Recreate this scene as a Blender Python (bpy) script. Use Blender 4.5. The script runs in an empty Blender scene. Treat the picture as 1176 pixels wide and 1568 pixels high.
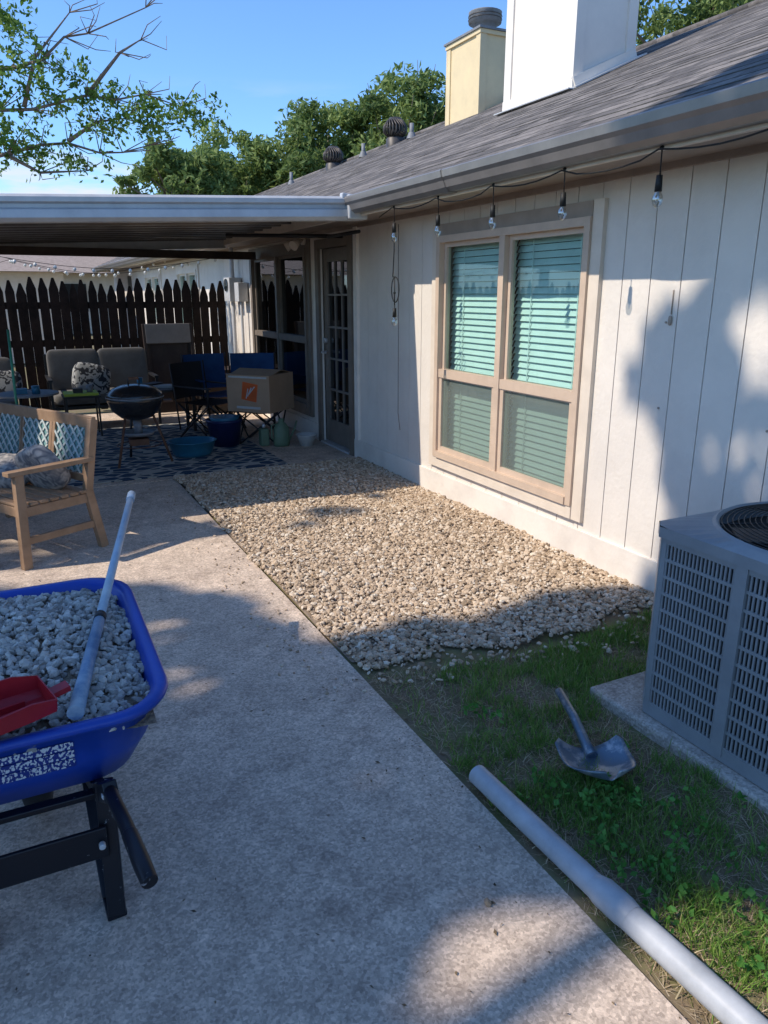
import bpy, math, random
import numpy as np
from mathutils import Vector, Matrix, Euler
random.seed(7); rng=np.random.default_rng(7)
scene=bpy.context.scene
col=scene.collection
TS=1.03   # tangent of the sun height measured against the house wall

# ---------------------------------------------------------------- materials
def nt(name):
    m=bpy.data.materials.new(name); m.use_nodes=True
    t=m.node_tree; b=t.nodes['Principled BSDF']
    return m,t,b
def rgb(c): return (c[0],c[1],c[2],1.0)
def pmat(name,c1,c2=None,scale=8,rough=.7,bump=0,bscale=60,metal=0,spec=.4,detail=6,contrast=(.35,.65),c3=None,s3=.7):
    m,t,b=nt(name); N=t.nodes; L=t.links
    b.inputs['Roughness'].default_value=rough; b.inputs['Metallic'].default_value=metal
    b.inputs['Specular IOR Level'].default_value=spec
    tc=N.new('ShaderNodeTexCoord')
    if c2 is None: c2=tuple(x*.8 for x in c1)
    n=N.new('ShaderNodeTexNoise'); n.inputs['Scale'].default_value=scale; n.inputs['Detail'].default_value=detail; n.inputs['Roughness'].default_value=.65
    L.new(tc.outputs['Object'],n.inputs['Vector'])
    r=N.new('ShaderNodeValToRGB'); r.color_ramp.elements[0].position=contrast[0]; r.color_ramp.elements[1].position=contrast[1]
    r.color_ramp.elements[0].color=rgb(c2); r.color_ramp.elements[1].color=rgb(c1)
    L.new(n.outputs['Fac'],r.inputs['Fac']); out=r.outputs['Color']
    if c3 is not None:
        n3=N.new('ShaderNodeTexNoise'); n3.inputs['Scale'].default_value=s3; n3.inputs['Detail'].default_value=5
        L.new(tc.outputs['Object'],n3.inputs['Vector'])
        r3=N.new('ShaderNodeValToRGB'); r3.color_ramp.elements[0].position=.48; r3.color_ramp.elements[1].position=.68
        L.new(n3.outputs['Fac'],r3.inputs['Fac'])
        mx=N.new('ShaderNodeMix'); mx.data_type='RGBA'; L.new(r3.outputs['Color'],mx.inputs['Factor'])
        L.new(out,mx.inputs['A']); mx.inputs['B'].default_value=rgb(c3); out=mx.outputs['Result']
    L.new(out,b.inputs['Base Color'])
    if bump>0:
        nb=N.new('ShaderNodeTexNoise'); nb.inputs['Scale'].default_value=bscale; nb.inputs['Detail'].default_value=4
        L.new(tc.outputs['Object'],nb.inputs['Vector'])
        bp=N.new('ShaderNodeBump'); bp.inputs['Strength'].default_value=bump; bp.inputs['Distance'].default_value=.01
        L.new(nb.outputs['Fac'],bp.inputs['Height']); L.new(bp.outputs['Normal'],b.inputs['Normal'])
    return m
def attrmat(name,stops,rough=.8,trans=0,bump=0,bscale=80,spec=.3):
    """colour ramp driven by a per-element random attribute"""
    m,t,b=nt(name); N=t.nodes; L=t.links
    b.inputs['Roughness'].default_value=rough; b.inputs['Specular IOR Level'].default_value=spec
    a=N.new('ShaderNodeAttribute'); a.attribute_name='rnd'
    r=N.new('ShaderNodeValToRGB')
    els=r.color_ramp.elements
    els[0].position=stops[0][0]; els[0].color=rgb(stops[0][1])
    els[1].position=stops[-1][0]; els[1].color=rgb(stops[-1][1])
    for p,c in stops[1:-1]:
        e=els.new(p); e.color=rgb(c)
    L.new(a.outputs['Fac'],r.inputs['Fac']); L.new(r.outputs['Color'],b.inputs['Base Color'])
    if bump>0:
        tc=N.new('ShaderNodeTexCoord')
        nb=N.new('ShaderNodeTexNoise'); nb.inputs['Scale'].default_value=bscale; nb.inputs['Detail'].default_value=4
        L.new(tc.outputs['Object'],nb.inputs['Vector'])
        bp=N.new('ShaderNodeBump'); bp.inputs['Strength'].default_value=bump; bp.inputs['Distance'].default_value=.006
        L.new(nb.outputs['Fac'],bp.inputs['Height']); L.new(bp.outputs['Normal'],b.inputs['Normal'])
    if trans>0:
        tr=N.new('ShaderNodeBsdfTranslucent'); L.new(r.outputs['Color'],tr.inputs['Color'])
        mx=N.new('ShaderNodeMixShader'); mx.inputs[0].default_value=trans
        L.new(b.outputs[0],mx.inputs[1]); L.new(tr.outputs[0],mx.inputs[2])
        L.new(mx.outputs[0],N['Material Output'].inputs['Surface'])
    return m
def glassmat(name,tint,refl=.12,opac=0.0,ocol=(.2,.25,.22)):
    m,t,b=nt(name); N=t.nodes; L=t.links; N.remove(b)
    tr=N.new('ShaderNodeBsdfTransparent'); tr.inputs['Color'].default_value=rgb(tint)
    gl=N.new('ShaderNodeBsdfGlossy'); gl.inputs['Roughness'].default_value=.02; gl.inputs['Color'].default_value=(.9,.95,1,1)
    lw=N.new('ShaderNodeLayerWeight'); lw.inputs['Blend'].default_value=.5
    pw=N.new('ShaderNodeMath'); pw.operation='POWER'; pw.inputs[1].default_value=5; L.new(lw.outputs['Facing'],pw.inputs[0])
    ad=N.new('ShaderNodeMath'); ad.operation='MULTIPLY_ADD'; ad.inputs[1].default_value=.6; ad.inputs[2].default_value=.04+refl*.4; L.new(pw.outputs[0],ad.inputs[0])
    mx=N.new('ShaderNodeMixShader'); L.new(ad.outputs[0],mx.inputs[0]); L.new(tr.outputs[0],mx.inputs[1]); L.new(gl.outputs[0],mx.inputs[2])
    out=mx.outputs[0]
    if opac>0:
        df=N.new('ShaderNodeBsdfDiffuse'); df.inputs['Color'].default_value=rgb(ocol)
        m2=N.new('ShaderNodeMixShader'); m2.inputs[0].default_value=opac
        L.new(out,m2.inputs[1]); L.new(df.outputs[0],m2.inputs[2]); out=m2.outputs[0]
    L.new(out,N['Material Output'].inputs['Surface'])
    return m

# ---------------------------------------------------------------- mesh builder
class MB:
    def __init__(s): s.v=[]; s.f=[]; s.m=[]; s.s=[]; s.mats=[]
    def mi(s,mat):
        if mat not in s.mats: s.mats.append(mat)
        return s.mats.index(mat)
    def add(s,vs,fs,mat,smooth=False):
        o=len(s.v); s.v+= [tuple(v) for v in vs]; k=s.mi(mat)
        for f in fs: s.f.append(tuple(i+o for i in f)); s.m.append(k); s.s.append(smooth)
    def box(s,x0,x1,y0,y1,z0,z1,mat):
        vs=[(x,y,z) for z in (z0,z1) for y in (y0,y1) for x in (x0,x1)]
        s.add(vs,[(0,2,3,1),(4,5,7,6),(0,1,5,4),(2,6,7,3),(0,4,6,2),(1,3,7,5)],mat)
    def obox(s,c,size,R,mat):
        c=Vector(c); h=Vector(size)/2
        vs=[c+R@Vector((sx*h.x,sy*h.y,sz*h.z)) for sz in (-1,1) for sy in (-1,1) for sx in (-1,1)]
        s.add(vs,[(0,2,3,1),(4,5,7,6),(0,1,5,4),(2,6,7,3),(0,4,6,2),(1,3,7,5)],mat)
    def beam(s,p0,p1,w,h,mat,up=(0,0,1)):
        p0=Vector(p0);p1=Vector(p1); d=p1-p0; L=d.length; d.normalize()
        u=Vector(up); x=d.cross(u)
        if x.length<1e-4: x=d.cross(Vector((1,0,0)))
        x.normalize(); z=x.cross(d)
        R=Matrix((x,d,z)).transposed()
        s.obox((p0+p1)/2,(w,L,h),R,mat)
    def tube(s,pts,r,mat,n=8,caps=True):
        pts=[Vector(p) for p in pts]
        if not isinstance(r,(list,tuple)): r=[r]*len(pts)
        vs=[];fs=[]; ref=None
        for i,p in enumerate(pts):
            if i==0: d=pts[1]-p
            elif i==len(pts)-1: d=p-pts[i-1]
            else: d=(pts[i+1]-pts[i-1])
            d.normalize()
            if ref is None:
                ref=d.orthogonal().normalized()
            else:
                ref=(ref-d*ref.dot(d))
                if ref.length<1e-5: ref=d.orthogonal()
                ref.normalize()
            b=d.cross(ref)
            for k in range(n):
                a=2*math.pi*k/n
                vs.append(p+(ref*math.cos(a)+b*math.sin(a))*r[i])
        for i in range(len(pts)-1):
            for k in range(n):
                k2=(k+1)%n
                fs.append((i*n+k,i*n+k2,(i+1)*n+k2,(i+1)*n+k))
        s.add(vs,fs,mat,True)
        if caps:
            o=len(s.v)-len(vs)
            k=s.mi(mat)
            s.f.append(tuple(o+i for i in reversed(range(n)))); s.m.append(k); s.s.append(False)
            e=o+(len(pts)-1)*n
            s.f.append(tuple(e+i for i in range(n))); s.m.append(k); s.s.append(False)
    def cyl(s,p0,p1,r,mat,n=16,r1=None): s.tube([p0,p1],[r,r if r1 is None else r1],mat,n)
    def lathe(s,c,prof,mat,n=28,smooth=True,sx=1,sy=1):
        vs=[];fs=[]
        for (r,z) in prof:
            for k in range(n):
                a=2*math.pi*k/n; vs.append((c[0]+r*sx*math.cos(a),c[1]+r*sy*math.sin(a),c[2]+z))
        for i in range(len(prof)-1):
            for k in range(n):
                k2=(k+1)%n; fs.append((i*n+k,i*n+k2,(i+1)*n+k2,(i+1)*n+k))
        s.add(vs,fs,mat,smooth)
    def quad(s,a,b,c,d,mat): s.add([a,b,c,d],[(0,1,2,3)],mat)
    def blob(s,c,size,mat,R=None,n=14,e=.6):
        """pillow / rounded lump (superellipsoid)"""
        vs=[];fs=[]; m=n//2
        def sp(v,p): return math.copysign(abs(v)**p,v)
        for i in range(m+1):
            t=-math.pi/2+math.pi*i/m
            for k in range(n):
                a=2*math.pi*k/n
                p=Vector((sp(math.cos(t),e)*sp(math.cos(a),e)*size[0]/2,sp(math.cos(t),e)*sp(math.sin(a),e)*size[1]/2,sp(math.sin(t),e+.15)*size[2]/2))
                if R: p=R@p
                vs.append(Vector(c)+p)
        for i in range(m):
            for k in range(n):
                k2=(k+1)%n; fs.append((i*n+k,i*n+k2,(i+1)*n+k2,(i+1)*n+k))
        s.add(vs,fs,mat,True)
    def build(s,name,parent=None,bevel=0):
        me=bpy.data.meshes.new(name); me.from_pydata(s.v,[],s.f)
        for m in s.mats: me.materials.append(m)
        me.polygons.foreach_set('material_index',s.m); me.polygons.foreach_set('use_smooth',s.s)
        me.update(); ob=bpy.data.objects.new(name,me); col.objects.link(ob)
        if parent: ob.parent=parent
        if bevel>0:
            b=ob.modifiers.new('bevel','BEVEL'); b.width=bevel; b.segments=2; b.limit_method='ANGLE'; b.angle_limit=math.radians(40)
        return ob
def empty(name):
    e=bpy.data.objects.new(name,None); col.objects.link(e); return e
def npmesh(name,V,F,rnd,mat,parent=None,smooth=False):
    me=bpy.data.meshes.new(name); n=len(V); m,k=F.shape
    me.vertices.add(n); me.vertices.foreach_set('co',V.astype(np.float32).ravel())
    me.loops.add(m*k); me.loops.foreach_set('vertex_index',F.astype(np.int32).ravel())
    me.polygons.add(m); me.polygons.foreach_set('loop_start',np.arange(0,m*k,k,dtype=np.int32)); me.polygons.foreach_set('loop_total',np.full(m,k,dtype=np.int32))
    me.polygons.foreach_set('use_smooth',np.full(m,smooth))
    a=me.attributes.new('rnd','FLOAT','POINT'); a.data.foreach_set('value',rnd.astype(np.float32))
    me.materials.append(mat); me.update(calc_edges=True); me.validate()
    ob=bpy.data.objects.new(name,me); col.objects.link(ob)
    if parent: ob.parent=parent
    return ob
def rotmats(n):
    q=rng.normal(size=(n,4)); q/=np.linalg.norm(q,axis=1)[:,None]
    w,x,y,z=q.T
    return np.stack([np.stack([1-2*(y*y+z*z),2*(x*y-z*w),2*(x*z+y*w)],-1),
      np.stack([2*(x*y+z*w),1-2*(x*x+z*z),2*(y*z-x*w)],-1),
      np.stack([2*(x*z-y*w),2*(y*z+x*w),1-2*(x*x+y*y)],-1)],1)
ph=(1+5**.5)/2
ICO=np.array([(-1,ph,0),(1,ph,0),(-1,-ph,0),(1,-ph,0),(0,-1,ph),(0,1,ph),(0,-1,-ph),(0,1,-ph),(ph,0,-1),(ph,0,1),(-ph,0,-1),(-ph,0,1)])/math.sqrt(1+ph*ph)
ICF=np.array([(0,11,5),(0,5,1),(0,1,7),(0,7,10),(0,10,11),(1,5,9),(5,11,4),(11,10,2),(10,7,6),(7,1,8),(3,9,4),(3,4,2),(3,2,6),(3,6,8),(3,8,9),(4,9,5),(2,4,11),(6,2,10),(8,6,7),(9,8,1)])
def stones(name,C,R,mat,parent=None,flat=.75):
    n=len(C)
    P=ICO[None]*(1+rng.uniform(-.28,.28,(n,12,1)))
    S=np.stack([rng.uniform(.8,1.4,n),rng.uniform(.7,1.1,n),rng.uniform(.45,.85,n)],-1)
    P=P*S[:,None,:]*R[:,None,None]
    P=np.einsum('nij,nkj->nki',rotmats(n),P)
    P[:,:,2]*=flat
    V=(P+C[:,None,:]).reshape(-1,3)
    F=(ICF[None]+(np.arange(n)*12)[:,None,None]).reshape(-1,3)
    rn=np.repeat(rng.uniform(0,1,n),12)
    return npmesh(name,V,F,rn,mat,parent)
def leaves(name,C,L,W,mat,parent=None,droop=0.0,rn=None):
    n=len(C); M=rotmats(n)
    base=np.array([(-.5,0,0),(0,-.5,.06),(.5,0,0),(0,.5,.06)])
    P=base[None]*np.stack([L,W,L],-1)[:,None,:]
    P=np.einsum('nij,nkj->nki',M,P)
    V=(P+C[:,None,:]).reshape(-1,3)
    F=(np.arange(4)[None]+(np.arange(n)*4)[:,None])
    if rn is None: rn=rng.uniform(0,1,n)
    return npmesh(name,V,F,np.repeat(rn,4),mat,parent)
def vnoise(x,y,seed=0,f=1.0):
    """smooth 2d value noise"""
    r=np.random.default_rng(seed); G=r.uniform(0,1,(64,64))
    x=np.asarray(x)*f+17.3; y=np.asarray(y)*f+9.1
    xi=np.floor(x).astype(int); yi=np.floor(y).astype(int); fx=x-xi; fy=y-yi
    fx=fx*fx*(3-2*fx); fy=fy*fy*(3-2*fy)
    g=lambda i,j:G[i%64,j%64]
    return (g(xi,yi)*(1-fx)+g(xi+1,yi)*fx)*(1-fy)+(g(xi,yi+1)*(1-fx)+g(xi+1,yi+1)*fx)*fy

# ---------------------------------------------------------------- palette
M_white=pmat('greige_siding_paint',(.75,.685,.61),(.67,.61,.545),scale=2.2,rough=.6,bump=.25,bscale=35)
M_wtrim=pmat('siding_trim_paint',(.78,.715,.64),(.66,.60,.535),scale=3,rough=.6,bump=.2,bscale=30,contrast=(.3,.55))
M_groove=pmat('siding_groove',(.28,.25,.225),rough=.8)
M_cream=pmat('cream_trim',(.74,.64,.53),(.64,.55,.455),scale=5,rough=.55)
M_soff=pmat('shaded_soffit_paint',(.36,.29,.235),(.29,.235,.19),scale=5,rough=.6)  # eave shade on the cream frieze is darkened into this brown
M_tan=pmat('tan_window_frame',(.60,.46,.35),(.52,.40,.305),scale=6,rough=.5)
M_blind=pmat('blind_slat',(.84,.86,.84),(.78,.8,.78),rough=.5)
M_dark=pmat('dark_interior',(.02,.022,.022),rough=.8)  # near-black colour stands in for the shade inside rooms and hollows
M_glass=glassmat('window_glass_green',(.68,.865,.825),.08)
M_screen=glassmat('window_screen',(.58,.73,.68),.0,.40,(.27,.31,.28))
M_glassd=glassmat('window_glass_dark',(.30,.34,.36),.25)
M_gutter=pmat('grey_gutter_metal',(.27,.255,.245),(.21,.20,.195),scale=4,rough=.36,metal=.4)
M_alu=pmat('painted_aluminium',(.56,.565,.57),(.45,.455,.465),scale=5,rough=.35,metal=.15)
M_black=pmat('black_plastic',(.02,.02,.022),rough=.45)
M_blackm=pmat('black_steel_chipped',(.015,.015,.02),(.35,.35,.37),scale=26,rough=.4,contrast=(.31,.36),metal=.3)

def concrete(name,c1,c2,c3):
    m,t,b=nt(name); N=t.nodes; L=t.links
    tc=N.new('ShaderNodeTexCoord')
    def noise(s,d=8,r=.65):
        n=N.new('ShaderNodeTexNoise'); n.inputs['Scale'].default_value=s; n.inputs['Detail'].default_value=d; n.inputs['Roughness'].default_value=r
        L.new(tc.outputs['Object'],n.inputs['Vector']); return n
    def ramp(src,a,bb,ca,cb):
        r=N.new('ShaderNodeValToRGB'); e=r.color_ramp.elements; e[0].position=a; e[1].position=bb; e[0].color=rgb(ca); e[1].color=rgb(cb)
        L.new(src,r.inputs['Fac']); return r.outputs['Color']
    def mix(f,A,B,mode='MIX'):
        x=N.new('ShaderNodeMix'); x.data_type='RGBA'; x.blend_type=mode
        if isinstance(f,float): x.inputs['Factor'].default_value=f
        else: L.new(f,x.inputs['Factor'])
        L.new(A,x.inputs['A'])
        if isinstance(B,tuple): x.inputs['B'].default_value=rgb(B)
        else: L.new(B,x.inputs['B'])
        return x.outputs['Result']
    big=ramp(noise(1.1,10,.75).outputs['Fac'],.38,.62,c2,c1)
    stain=ramp(noise(2.1,12,.8).outputs['Fac'],.50,.64,(0,0,0),(.9,.9,.9))
    o=mix(stain,big,c3)
    mid=ramp(noise(9,10,.8).outputs['Fac'],.36,.64,(.78,.77,.76),(1.18,1.18,1.17))
    o=mix(.9,o,mid,'MULTIPLY')
    vo=N.new('ShaderNodeTexVoronoi'); vo.inputs['Scale'].default_value=130; L.new(tc.outputs['Object'],vo.inputs['Vector'])
    sp=N.new('ShaderNodeSeparateColor'); L.new(vo.outputs['Color'],sp.inputs[0])
    spk=ramp(sp.outputs[0],.0,1.,(.68,.67,.66),(1.32,1.31,1.29))
    o=mix(.8,o,spk,'MULTIPLY')
    fine=ramp(noise(45,6,.75).outputs['Fac'],.32,.68,(.78,.78,.78),(1.18,1.18,1.18))
    o=mix(.85,o,fine,'MULTIPLY')
    v2=N.new('ShaderNodeTexVoronoi'); v2.inputs['Scale'].default_value=9; v2.inputs['Randomness'].default_value=1; L.new(tc.outputs['Object'],v2.inputs['Vector'])
    pit=ramp(v2.outputs['Distance'],.03,.06,(.5,.46,.43),(1,1,1)); o=mix(1.,o,pit,'MULTIPLY')
    L.new(o,b.inputs['Base Color']); b.inputs['Roughness'].default_value=.85; b.inputs['Specular IOR Level'].default_value=.25
    bp=N.new('ShaderNodeBump'); bp.inputs['Strength'].default_value=.5; bp.inputs['Distance'].default_value=.004
    L.new(noise(120,4).outputs['Fac'],bp.inputs['Height']); L.new(bp.outputs['Normal'],b.inputs['Normal'])
    return m
M_conc=concrete('aged_concrete',(.65,.525,.425),(.52,.42,.34),(.38,.30,.245))
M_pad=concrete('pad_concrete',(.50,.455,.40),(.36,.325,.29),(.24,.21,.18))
M_lawn=pmat('lawn_soil',(.15,.16,.06),(.21,.155,.10),scale=6,rough=.95,bump=.6,bscale=40,c3=(.18,.13,.085),s3=2.0)
M_gbase=pmat('gravel_bed',(.36,.27,.19),(.2,.15,.11),scale=60,rough=.95,bump=1,bscale=80)
M_stone=attrmat('crushed_limestone',[(0,(.27,.20,.135)),(.25,(.42,.31,.21)),(.6,(.55,.425,.305)),(.88,(.62,.51,.39)),(1,(.70,.62,.51))],rough=.9,bump=.4,bscale=120)
M_bstone=attrmat('barrow_limestone',[(0,(.28,.25,.225)),(.5,(.46,.42,.375)),(1,(.64,.60,.54))],rough=.9,bump=.4,bscale=120)
M_grass=attrmat('grass_blades',[(0,(.085,.18,.03)),(.4,(.17,.31,.055)),(.7,(.27,.39,.095)),(.85,(.40,.37,.17)),(1,(.52,.43,.27))],rough=.7,trans=.35)
M_straw=attrmat('dry_thatch',[(0,(.19,.135,.09)),(.5,(.40,.305,.20)),(1,(.60,.49,.34))],rough=.9,trans=.1)
M_litter=attrmat('leaf_litter',[(0,(.06,.04,.025)),(1,(.2,.14,.08))],rough=.9)
M_weed=attrmat('broadleaf_weeds',[(0,(.06,.19,.03)),(1,(.16,.37,.08))],rough=.6,trans=.3)
M_leafA=attrmat('tree_leaves',[(0,(.07,.115,.035)),(.5,(.18,.26,.075)),(1,(.31,.39,.13))],rough=.6,trans=.42)
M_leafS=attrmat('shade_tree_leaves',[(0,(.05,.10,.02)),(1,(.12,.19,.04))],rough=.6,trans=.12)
M_leafB=attrmat('near_tree_leaves',[(0,(.06,.13,.02)),(.5,(.13,.24,.04)),(1,(.25,.36,.08))],rough=.6,trans=.4)
M_bark=pmat('bark',(.26,.2,.155),(.14,.11,.085),scale=12,rough=.9,bump=.6,bscale=30)

# ---------------------------------------------------------------- camera
cam=bpy.data.cameras.new('camera'); co=bpy.data.objects.new('camera',cam); col.objects.link(co)
cam.sensor_fit='VERTICAL'; cam.sensor_height=36; cam.lens=25.94; cam.clip_end=2000; cam.clip_start=.05
co.location=(0,0,1.6); co.rotation_euler=(math.radians(90-16.46),0,math.radians(-26.5))
scene.camera=co

# ---------------------------------------------------------------- light
SD=Vector((1,-.13,-TS))
sun=bpy.data.lights.new('sun','SUN'); so=bpy.data.objects.new('sun',sun); col.objects.link(so)
sun.energy=5.0; sun.angle=math.radians(.55); sun.color=(1,.90,.76)
so.rotation_euler=SD.to_track_quat('-Z','Y').to_euler(); so.location=(-10,2,14)
w=bpy.data.worlds.new('World'); scene.world=w; w.use_nodes=True
N=w.node_tree.nodes; L=w.node_tree.links; bg=N['Background']; bg.inputs['Strength'].default_value=.15
sky=N.new('ShaderNodeTexSky'); sky.sky_type='NISHITA'; sky.sun_disc=False
sky.sun_elevation=math.atan(TS/math.hypot(1,.13)); sky.sun_rotation=math.atan2(-1,.13); sky.altitude=300; sky.air_density=1.0; sky.dust_density=.35; sky.ozone_density=2.6
tc=N.new('ShaderNodeTexCoord'); mp=N.new('ShaderNodeMapping'); mp.inputs['Scale'].default_value=(1.6,1.6,7.5); mp.inputs['Location'].default_value=(.35,.1,.2)
L.new(tc.outputs['Generated'],mp.inputs['Vector'])
cn=N.new('ShaderNodeTexNoise'); cn.inputs['Scale'].default_value=2.6; cn.inputs['Detail'].default_value=7; cn.inputs['Roughness'].default_value=.55
L.new(mp.outputs[0],cn.inputs['Vector'])
cr=N.new('ShaderNodeValToRGB'); cr.color_ramp.elements[0].position=.53; cr.color_ramp.elements[1].position=.66; L.new(cn.outputs['Fac'],cr.inputs['Fac'])
sx=N.new('ShaderNodeSeparateXYZ'); L.new(tc.outputs['Generated'],sx.inputs[0])
mr=N.new('ShaderNodeMapRange'); mr.inputs['From Min'].default_value=.24; mr.inputs['From Max'].default_value=.13; L.new(sx.outputs['Z'],mr.inputs['Value'])
mu=N.new('ShaderNodeMath'); mu.operation='MULTIPLY'; L.new(cr.outputs['Color'],mu.inputs[0]); L.new(mr.outputs[0],mu.inputs[1])
tint=N.new('ShaderNodeMix'); tint.data_type='RGBA'; tint.blend_type='MULTIPLY'; tint.inputs['Factor'].default_value=1; L.new(sky.outputs[0],tint.inputs['A']); tint.inputs['B'].default_value=(.98,1.32,1.68,1)
mx=N.new('ShaderNodeMix'); mx.data_type='RGBA'; L.new(mu.outputs[0],mx.inputs['Factor']); L.new(tint.outputs['Result'],mx.inputs['A']); mx.inputs['B'].default_value=(5.6,6.0,6.6,1)
L.new(mx.outputs['Result'],bg.inputs['Color'])
scene.view_settings.view_transform='Standard'; scene.view_settings.look='None'; scene.view_settings.exposure=0

# ---------------------------------------------------------------- ground
g=MB(); g.quad((-400,-400,-.03),(400,-400,-.03),(400,400,-.03),(-400,400,-.03),M_lawn); g.build('ground')
g=MB(); g.box(-3.2,1.2,-5,6.6,-.12,0,M_conc); g.build('concrete_walkway')
g=MB(); g.box(-3.2,3.05,6.612,10.9,-.12,.006,M_conc); g.build('patio_slab')
def sheet(name,x0,x1,y0,y1,nx,ny,zf,mat):
    m=MB(); vs=[];fs=[]
    for j in range(ny+1):
        for i in range(nx+1):
            x=x0+(x1-x0)*i/nx; y=y0+(y1-y0)*j/ny; vs.append((x,y,float(zf(x,y))))
    for j in range(ny):
        for i in range(nx):
            a=j*(nx+1)+i; fs.append((a,a+1,a+nx+2,a+nx+1))
    m.add(vs,fs,mat,True); return m.build(name)
lz=lambda x,y:-.022+.03*vnoise(x,y,3,2.2)
sheet('lawn',1.2,3.05,-5,3.0,30,120,lz,M_lawn)
gz=lambda x,y:-.008+.026*vnoise(x,y,5,1.9)
gravel=empty('gravel_bed')
mm=sheet('gravel_base',1.21,3.045,2.75,6.6,30,60,lambda x,y:gz(x,y)-.003,M_gbase); mm.parent=gravel
n=40000
x=rng.uniform(1.17,3.03,n); y=rng.uniform(2.3,6.63,n)
ed=2.70-.14*np.sin((x-1.2)/1.85*3.1)+.22*(vnoise(x,y,8,4)-.5)
keep=(y>ed)|((y>ed-.22)&(rng.uniform(0,1,n)<.10))
keep&=(x>1.2+.06*(vnoise(y,x,9,6)-.35))
x=x[keep];y=y[keep]
r=rng.uniform(.006,.017,len(x))*np.where(rng.uniform(0,1,len(x))<.12,1.45,1)
z=gz(x,y)+rng.uniform(0,.014,len(x))
stones('gravel_stones',np.stack([x,y,z],-1),r,M_stone,gravel,flat=.72)

# grass ----------------------------------------------------------
def blades(name,x,y,z,h,lean,wid,rn,mat,parent):
    n=len(x); a=rng.uniform(0,2*math.pi,n); d=np.stack([np.cos(a),np.sin(a)],-1)
    b=rng.uniform(0,2*math.pi,n); s=np.stack([np.cos(b),np.sin(b)],-1)*wid[:,None]
    base=np.stack([x,y,z],-1)
    V=np.zeros((n,5,3))
    V[:,0,:]=base; V[:,0,:2]-=s; V[:,1,:]=base; V[:,1,:2]+=s
    mid=base.copy(); mid[:,:2]+=d*(lean*.35)[:,None]; mid[:,2]+=h*.6
    V[:,2]=mid; V[:,2,:2]+=s*.7; V[:,3]=mid; V[:,3,:2]-=s*.7
    tip=base.copy(); tip[:,:2]+=d*lean[:,None]; tip[:,2]+=h; V[:,4]=tip
    T=np.array([(0,1,2),(0,2,3),(3,2,4)])
    F=(T[None]+(np.arange(n)*5)[:,None,None]).reshape(-1,3)
    return npmesh(name,V.reshape(-1,3),F,np.repeat(rn,5),mat,parent)
grass=empty('grass')
def lawnpts(n,y0=-.3,y1=2.75):
    x=rng.uniform(1.22,3.03,n); y=rng.uniform(y0,y1,n)
    ed=2.62-.14*np.sin((x-1.2)/1.85*3.1)
    k=(y<ed)&~((x>1.97)&(y>.80)&(y<2.06)); return x[k],y[k]
x,y=lawnpts(135000)
dn=vnoise(x,y,21,3.2)*.5+vnoise(x,y,22,9)*.3+vnoise(x,y,25,22)*.2
dn=dn-.16*np.exp(-((x-1.25)/.2)**2)-.22*np.clip((y-2.2)/.3,0,1)*np.clip((2.2-x)/.5,0,1)
k=rng.uniform(0,1,len(x))<np.clip((dn-.385)*5,0.05,.9); x=x[k];y=y[k];dn=dn[k]
rn=np.clip(rng.normal(.44,.22,len(x))-(dn-.5)*.5,0,1)
blades('green_blades',x,y,lz(x,y),rng.uniform(.015,.065,len(x)),rng.uniform(.01,.055,len(x)),rng.uniform(.001,.0023,len(x)),rn,M_grass,grass)
x,y=lawnpts(50000)
blades('dry_blades',x,y,lz(x,y),rng.uniform(.004,.024,len(x)),rng.uniform(.02,.07,len(x)),rng.uniform(.0008,.002,len(x)),rng.uniform(0,1,len(x)),M_straw,grass)
cx,cy=[],[]
for (wx,wy,s,q) in [(1.55,1.38,.11,22),(1.42,1.2,.08,16),(1.6,1.50,.08,12),(2.0,.7,.06,4),(1.5,.95,.13,16),(1.75,1.25,.13,8),(1.45,2.1,.1,5),(1.42,1.65,.08,8)]:
    cx.append(rng.normal(wx,s,q)); cy.append(rng.normal(wy,s,q))
cx=np.concatenate(cx);cy=np.concatenate(cy)
C=[]
for a,b in zip(cx,cy):
    if a<1.26: continue
    for _ in range(7):
        C.append((a+random.gauss(0,.016),b+random.gauss(0,.016),float(lz(a,b))+random.uniform(.02,.055)))
C=np.array(C); leaves('weed_leaves',C,rng.uniform(.018,.03,len(C)),rng.uniform(.014,.025,len(C)),M_weed,grass)

# debris on concrete
C=[];
for _ in range(340):
    a=random.uniform(-.3,1.25) if random.random()<.6 else random.uniform(.9,1.3); b=random.uniform(.6,6.3); C.append((a,b,.004))
for _ in range(420):   # soil crumbs trodden off the bed edge
    C.append((1.19-abs(random.gauss(0,.09)),random.uniform(1.7,3.6),.004))
C=np.array(C); L1=rng.uniform(.006,.024,len(C)); L1[340:]*=.45
P=leaves('fallen_leaves',C,L1,L1*.5,M_litter)
P.scale=(1,1,.15); P.location=(0,0,.004)
st=np.array([(random.uniform(1.0,1.2)-abs(random.gauss(0,.07)),random.uniform(2.5,6.4),.005) for _ in range(150)]+[(.98,1.33,.008)])
rr=rng.uniform(.004,.010,len(st)); rr[-1]=.016
stones('stray_pebbles',st,rr,M_stone)

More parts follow.
